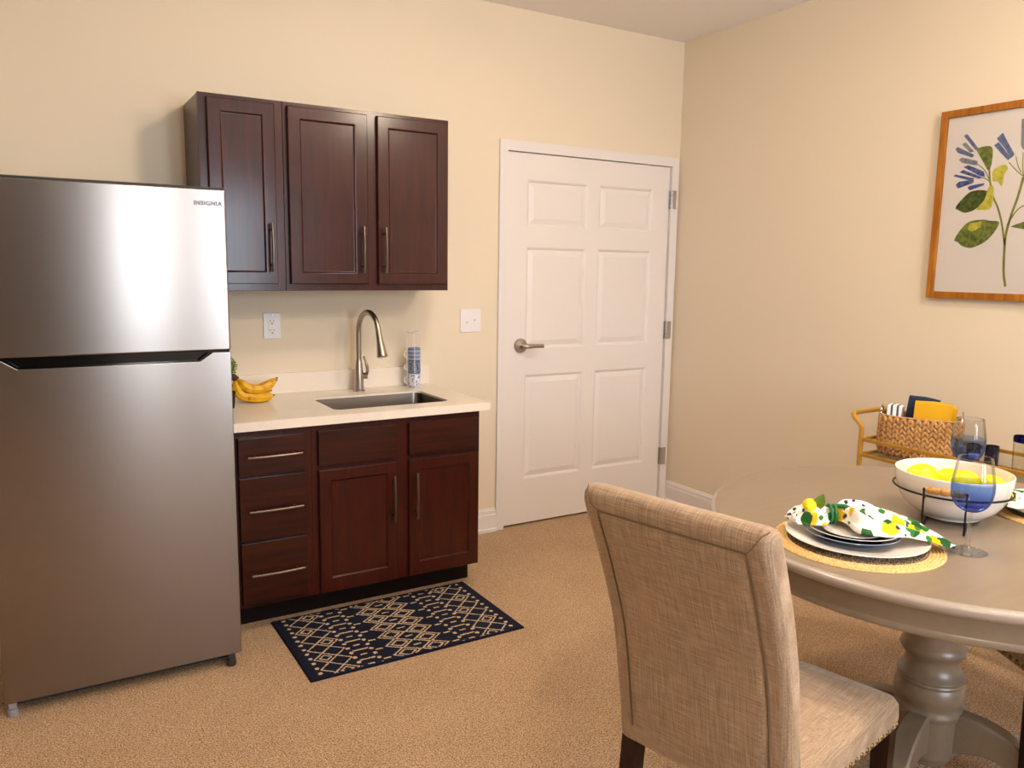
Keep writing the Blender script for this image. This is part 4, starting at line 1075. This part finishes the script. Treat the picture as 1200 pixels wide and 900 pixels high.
# basket: tapered oval of braided rushes
bc = Vector((-.232, -1.840, .708)); ba = math.radians(-64)   # long axis bearing
A_ = Matrix.Translation(bc) @ Matrix.Rotation(ba, 4, 'Z')
t = thing('woven_basket', 'braided rush basket of napkins on the bar cart', 'basket', bc, ba)
bL, bW, bH = .160, .098, .180
def oval(a, z, gr=0):
    k = .86+.14*min(1, z/.05)**.5 if z < .05 else 1.0
    c_, s__ = math.cos(a), math.sin(a); e = 2.6
    rr = (abs(c_)**e+abs(s__)**e)**(-1/e)
    return Vector(((bL*k+gr)*rr*c_, (bW*k+gr)*rr*s__, z))
m = MB()
for z_a in (0,):
    rings = [[oval(2*PI*i/48, z, -.006) for i in range(48)] for z in (0, .02, .05, .1, bH-.004)]+[[oval(2*PI*i/48, z, -.012) for i in range(48)] for z in (bH-.004, .05, .006)]
    m.rings(rings)
per = []; NN = 400; acc = 0; prev = oval(0, .1)
for i in range(1, NN+1):
    p = oval(2*PI*i/NN, .1); acc += (p-prev).length; per.append((acc, 2*PI*i/NN)); prev = p
cols_n = 30; rows_n = 7
def ang_at(s0):
    s0 %= acc
    for a_, an in per:
        if a_ >= s0: return an
    return 2*PI
lob = bmesh.new(); bmesh.ops.create_uvsphere(lob, u_segments=7, v_segments=5, radius=1)
lobv = [v.co.copy() for v in lob.verts]; lobf = [[v.index for v in f.verts] for f in lob.faces]; lob.free()
for cidx in range(cols_n):
    for ridx in range(rows_n):
        for sgn in (-1, 1):
            s0 = (cidx+.5+sgn*.24)*acc/cols_n; z = .012+(bH-.018)*(ridx+.5+(.5 if sgn > 0 else 0)*.0)/rows_n
            an = ang_at(s0); p = oval(an, z, -.001+random.uniform(-.001, .001)); p2 = oval(ang_at(s0+.004), z); tg = (p2-p); tg.z = 0; tg.normalize()
            nr = Vector((tg.y, -tg.x, 0)); d = (Vector((0, 0, 1))*.92+tg*(-sgn)*.40).normalized(); b_ = nr.cross(d)
            M = Matrix((( *[0]*0, d.x, b_.x, nr.x), (d.y, b_.y, nr.y), (d.z, b_.z, nr.z)))
            jit = random.uniform(.9, 1.12)
            vs = [m.bm.verts.new(p+M @ Vector((v.x*.0205*jit, v.y*.0078*jit, v.z*.0095))) for v in lobv]
            for f in lobf: m.bm.faces.new([vs[i] for i in f])
m.tube([oval(2*PI*i/60, bH-.001, -.004) for i in range(60)], .005, seg=8, closed=True)
m.tube([oval(2*PI*i/60, .004, -.004) for i in range(60)], .004, seg=8, closed=True)
part('braided_body', m, HYA, t, local=True, angle=70)
for s_ in (-1, 1):
    m = MB(); m.tube([Vector((s_*(bL-.004), .030*math.cos(a), bH-.008+.042*math.sin(a))) for a in [PI*i/14 for i in range(15)]], .0035, seg=8)
    part('ring_handle', m, CHROME, t, 'curved metal handle', local=True)
def folded(name, label, mats, x0, x1, y0, y1, z0, z1, rot, lean=0, layers=2, curve=.006):
    """folded cloth standing in the basket; coordinates in the basket frame"""
    t2 = thing(name, label, 'napkin', A_ @ Vector(((x0+x1)/2, (y0+y1)/2, z0)), ba+rot, group='cloth napkins in the woven basket')
    m = MB(); w = (x1-x0)/2; th = (y1-y0)/layers; hz = z1-z0
    for L_ in range(layers):
        yc = (L_-(layers-1)/2)*th
        rings = []; n = 16
        for i in range(n+1):
            u = i/n*2-1; ww = .5*th*.92
            yy = yc+curve*math.sin(u*2.2+L_)
            zt2 = hz-.003*abs(u)-.002*L_
            rings.append([Vector((u*w, yy-ww+lean*0, 0)), Vector((u*w, yy-ww, zt2-ww)), Vector((u*w, yy-ww*.6, zt2-ww*.3)), Vector((u*w, yy, zt2)), Vector((u*w, yy+ww*.6, zt2-ww*.3)), Vector((u*w, yy+ww, zt2-ww)), Vector((u*w, yy+ww, 0))])
        m.rings(rings)
    Ml = Matrix.Rotation(lean, 4, 'Y')
    for v in m.bm.verts: v.co = Ml @ v.co
    part('cloth', m, mats, t2, local=True, angle=50); return t2
folded('napkin', 'white and grey striped napkin at the left in the basket', STRIPE, -.140, -.080, -.055, .045, .03, .226, 0, .05, 4, .004)
folded('napkin', 'dark navy napkin standing in the basket', NAVY, -.074, .045, -.010, .028, .03, .266, -.03, .10, 2)
folded('napkin', 'mustard yellow napkin folded at the right in the basket', MUST, -.028, .112, -.062, -.022, .03, .255, .03, .03, 2)
folded('napkin', 'second mustard yellow napkin behind the first in the basket', MUST, .05, .134, -.015, .03, .03, .236, 0, 0, 2)

# candle jars and tumbler
for (x, y, lab, lb) in ((-.115, -2.088, 'dark navy glass jar on the cart behind the wine glasses', 0), (-.150, -2.030, 'dark navy glass jar with a white label beside the basket', 1)):
    t = thing('candle_jar', lab, 'jar', (x, y, .7075), group='dark glass jars on the bar cart')
    m = MB(); m.lathe([(0, 0), (.024, 0), (.0265, .003), (.0265, .086), (.0255, .088), (.0240, .087), (.0240, .07), (0, .068)], (x, y, .7075), 32); part('glass_body', m, NAVYG, t)
    if lb:
        m = MB(); ring0 = [(x+.0268*math.cos(math.radians(a)), y+.0268*math.sin(math.radians(a))) for a in range(175, 275, 10)]
        for (p, q_) in zip(ring0[:-1], ring0[1:]): m.bm.faces.new([m.bm.verts.new((p[0], p[1], .74)), m.bm.verts.new((q_[0], q_[1], .74)), m.bm.verts.new((q_[0], q_[1], .762)), m.bm.verts.new((p[0], p[1], .762))])
        part('label', m, LABELW, t)
t = thing('tumbler', 'clear glass tumbler with a cobalt blue rim on the cart', 'glass', (-.128, -2.220, .7075))
tx, ty = -.128, -2.220
m = MB(); m.lathe([(0, 0), (.036, 0), (.039, .004), (.0415, .07), (.043, .132)], (tx, ty, .7075), 36); part('glass_body', m, SMOKEG, t)
m = MB(); m.lathe([(.0432, .130), (.0440, .136), (.0440, .150), (.0420, .153), (.0400, .150), (.0396, .132)], (tx, ty, .7075), 36); part('blue_rim', m, COBALT, t, 'cobalt blue rim')
em = Vector((-.80, -.60, 0)); sdv = Vector((.60, -.80, 0)); m = MB(); cc = Vector((tx, ty, .7075+.100))+em*.0428
m.tube([cc+sdv*.012*math.cos(2*PI*i/24)+Vector((0, 0, .012*math.sin(2*PI*i/24))) for i in range(24)], .0010, seg=6, closed=True)
Mx = Matrix.Translation(cc-sdv*.0045+Vector((0, 0, -.0055))) @ Matrix((( sdv.x, 0, em.x, 0), (sdv.y, 0, em.y, 0), (0, 1, 0, 0), (0, 0, 0, 1)))
b = text_mb('E', .015, Mx); bb = b.bm; me_ = bpy.data.meshes.new('tmp'); bb.to_mesh(me_); b2 = bmesh.new(); b2.from_mesh(me_); m.merge(b2); bpy.data.meshes.remove(me_); bb.free()
part('embossed_mark', m, SMOKEG, t, smooth=False)

# ------------------------------------------------------------------ lamps and daylight
def area(name, loc, rot, sx, sy, power, col, shape='RECTANGLE', spread=PI):
    L = bpy.data.lights.new(name, 'AREA'); L.shape = shape; L.size = sx; L.size_y = sy; L.energy = power; L.color = col; L.spread = spread
    o = bpy.data.objects.new(name, L); COL.objects.link(o); o.location = loc; o.rotation_euler = rot; return o
def lamp_glass(power):
    t = NT('lamp_diffuser').set(color=lin('#fff2dd'), emc=(1.0, .83, .64, 1), rough=.6)
    t.b.inputs['Emission Strength'].default_value = power; return t.m
LAMPP = (64.0, 56.0, 125.0)
for i, (x, y) in enumerate(((-2.0, -1.80), (-2.7, -4.1), (-.95, -3.45))):  # the third lamp is added out of view to brighten the right side
    t = thing('ceiling_lamp', ('round bowl ceiling lamp between the cabinets and the table', 'round bowl ceiling lamp behind the viewer', 'round bowl ceiling lamp added near the right wall as extra light')[i], 'ceiling lamp', (x, y, H), group='bowl ceiling lamps')
    m = MB(); m.lathe([(0, 0), (.08, 0), (.085, -.006), (.085, -.020), (.02, -.024), (.014, -.06), (0, -.06)], (x, y, H), 40); part('base_ring', m, WHITE, t)
    m = MB(); m.lathe([(.150, -.070), (.146, -.095), (.128, -.125), (.09, -.148), (.045, -.158), (0, -.160)], (x, y, H), 40); m.lathe([(.0, -.062), (.148, -.068), (.150, -.070)], (x, y, H), 40); part('diffuser', m, lamp_glass(LAMPP[i]), t, 'glowing diffuser')
for i, (x0, x1, z0, z1) in enumerate(WINS):
    area('daylight_%d' % (i+1), ((x0+x1)/2, YF-.10, (z0+z1)/2), (-PI/2+PI, 0, 0), x1-x0-.1, z1-z0-.1, (34, 66)[i], (.74, .87, 1.0))
w = bpy.data.worlds.new('sky'); sc.world = w; w.use_nodes = True
bg = w.node_tree.nodes['Background']; bg.inputs[0].default_value = (.62, .78, 1, 1); bg.inputs[1].default_value = 1.0

# ------------------------------------------------------------------ camera
cam = bpy.data.cameras.new('camera'); co = bpy.data.objects.new('camera', cam); COL.objects.link(co); sc.camera = co
yaw, pitch, roll, f = .5424, -.1453, .0148, 935.7
fwd = Vector((math.sin(yaw)*math.cos(pitch), math.cos(yaw)*math.cos(pitch), math.sin(pitch)))
right = Vector((math.cos(yaw), -math.sin(yaw), 0)); up = right.cross(fwd)
r2 = right*math.cos(roll)+up*math.sin(roll); u2 = -right*math.sin(roll)+up*math.cos(roll)
co.matrix_world = Matrix(((r2.x, u2.x, -fwd.x, -3.5008), (r2.y, u2.y, -fwd.y, -3.8359), (r2.z, u2.z, -fwd.z, 1.4992), (0, 0, 0, 1)))
cam.sensor_fit = 'HORIZONTAL'; cam.sensor_width = 36; cam.lens = 36*f/1200; cam.clip_start = .02
sc.view_settings.view_transform = 'Standard'; sc.view_settings.look = 'None'; sc.view_settings.exposure = 0.33; sc.view_settings.gamma = 1
sc.view_settings.use_curve_mapping = False
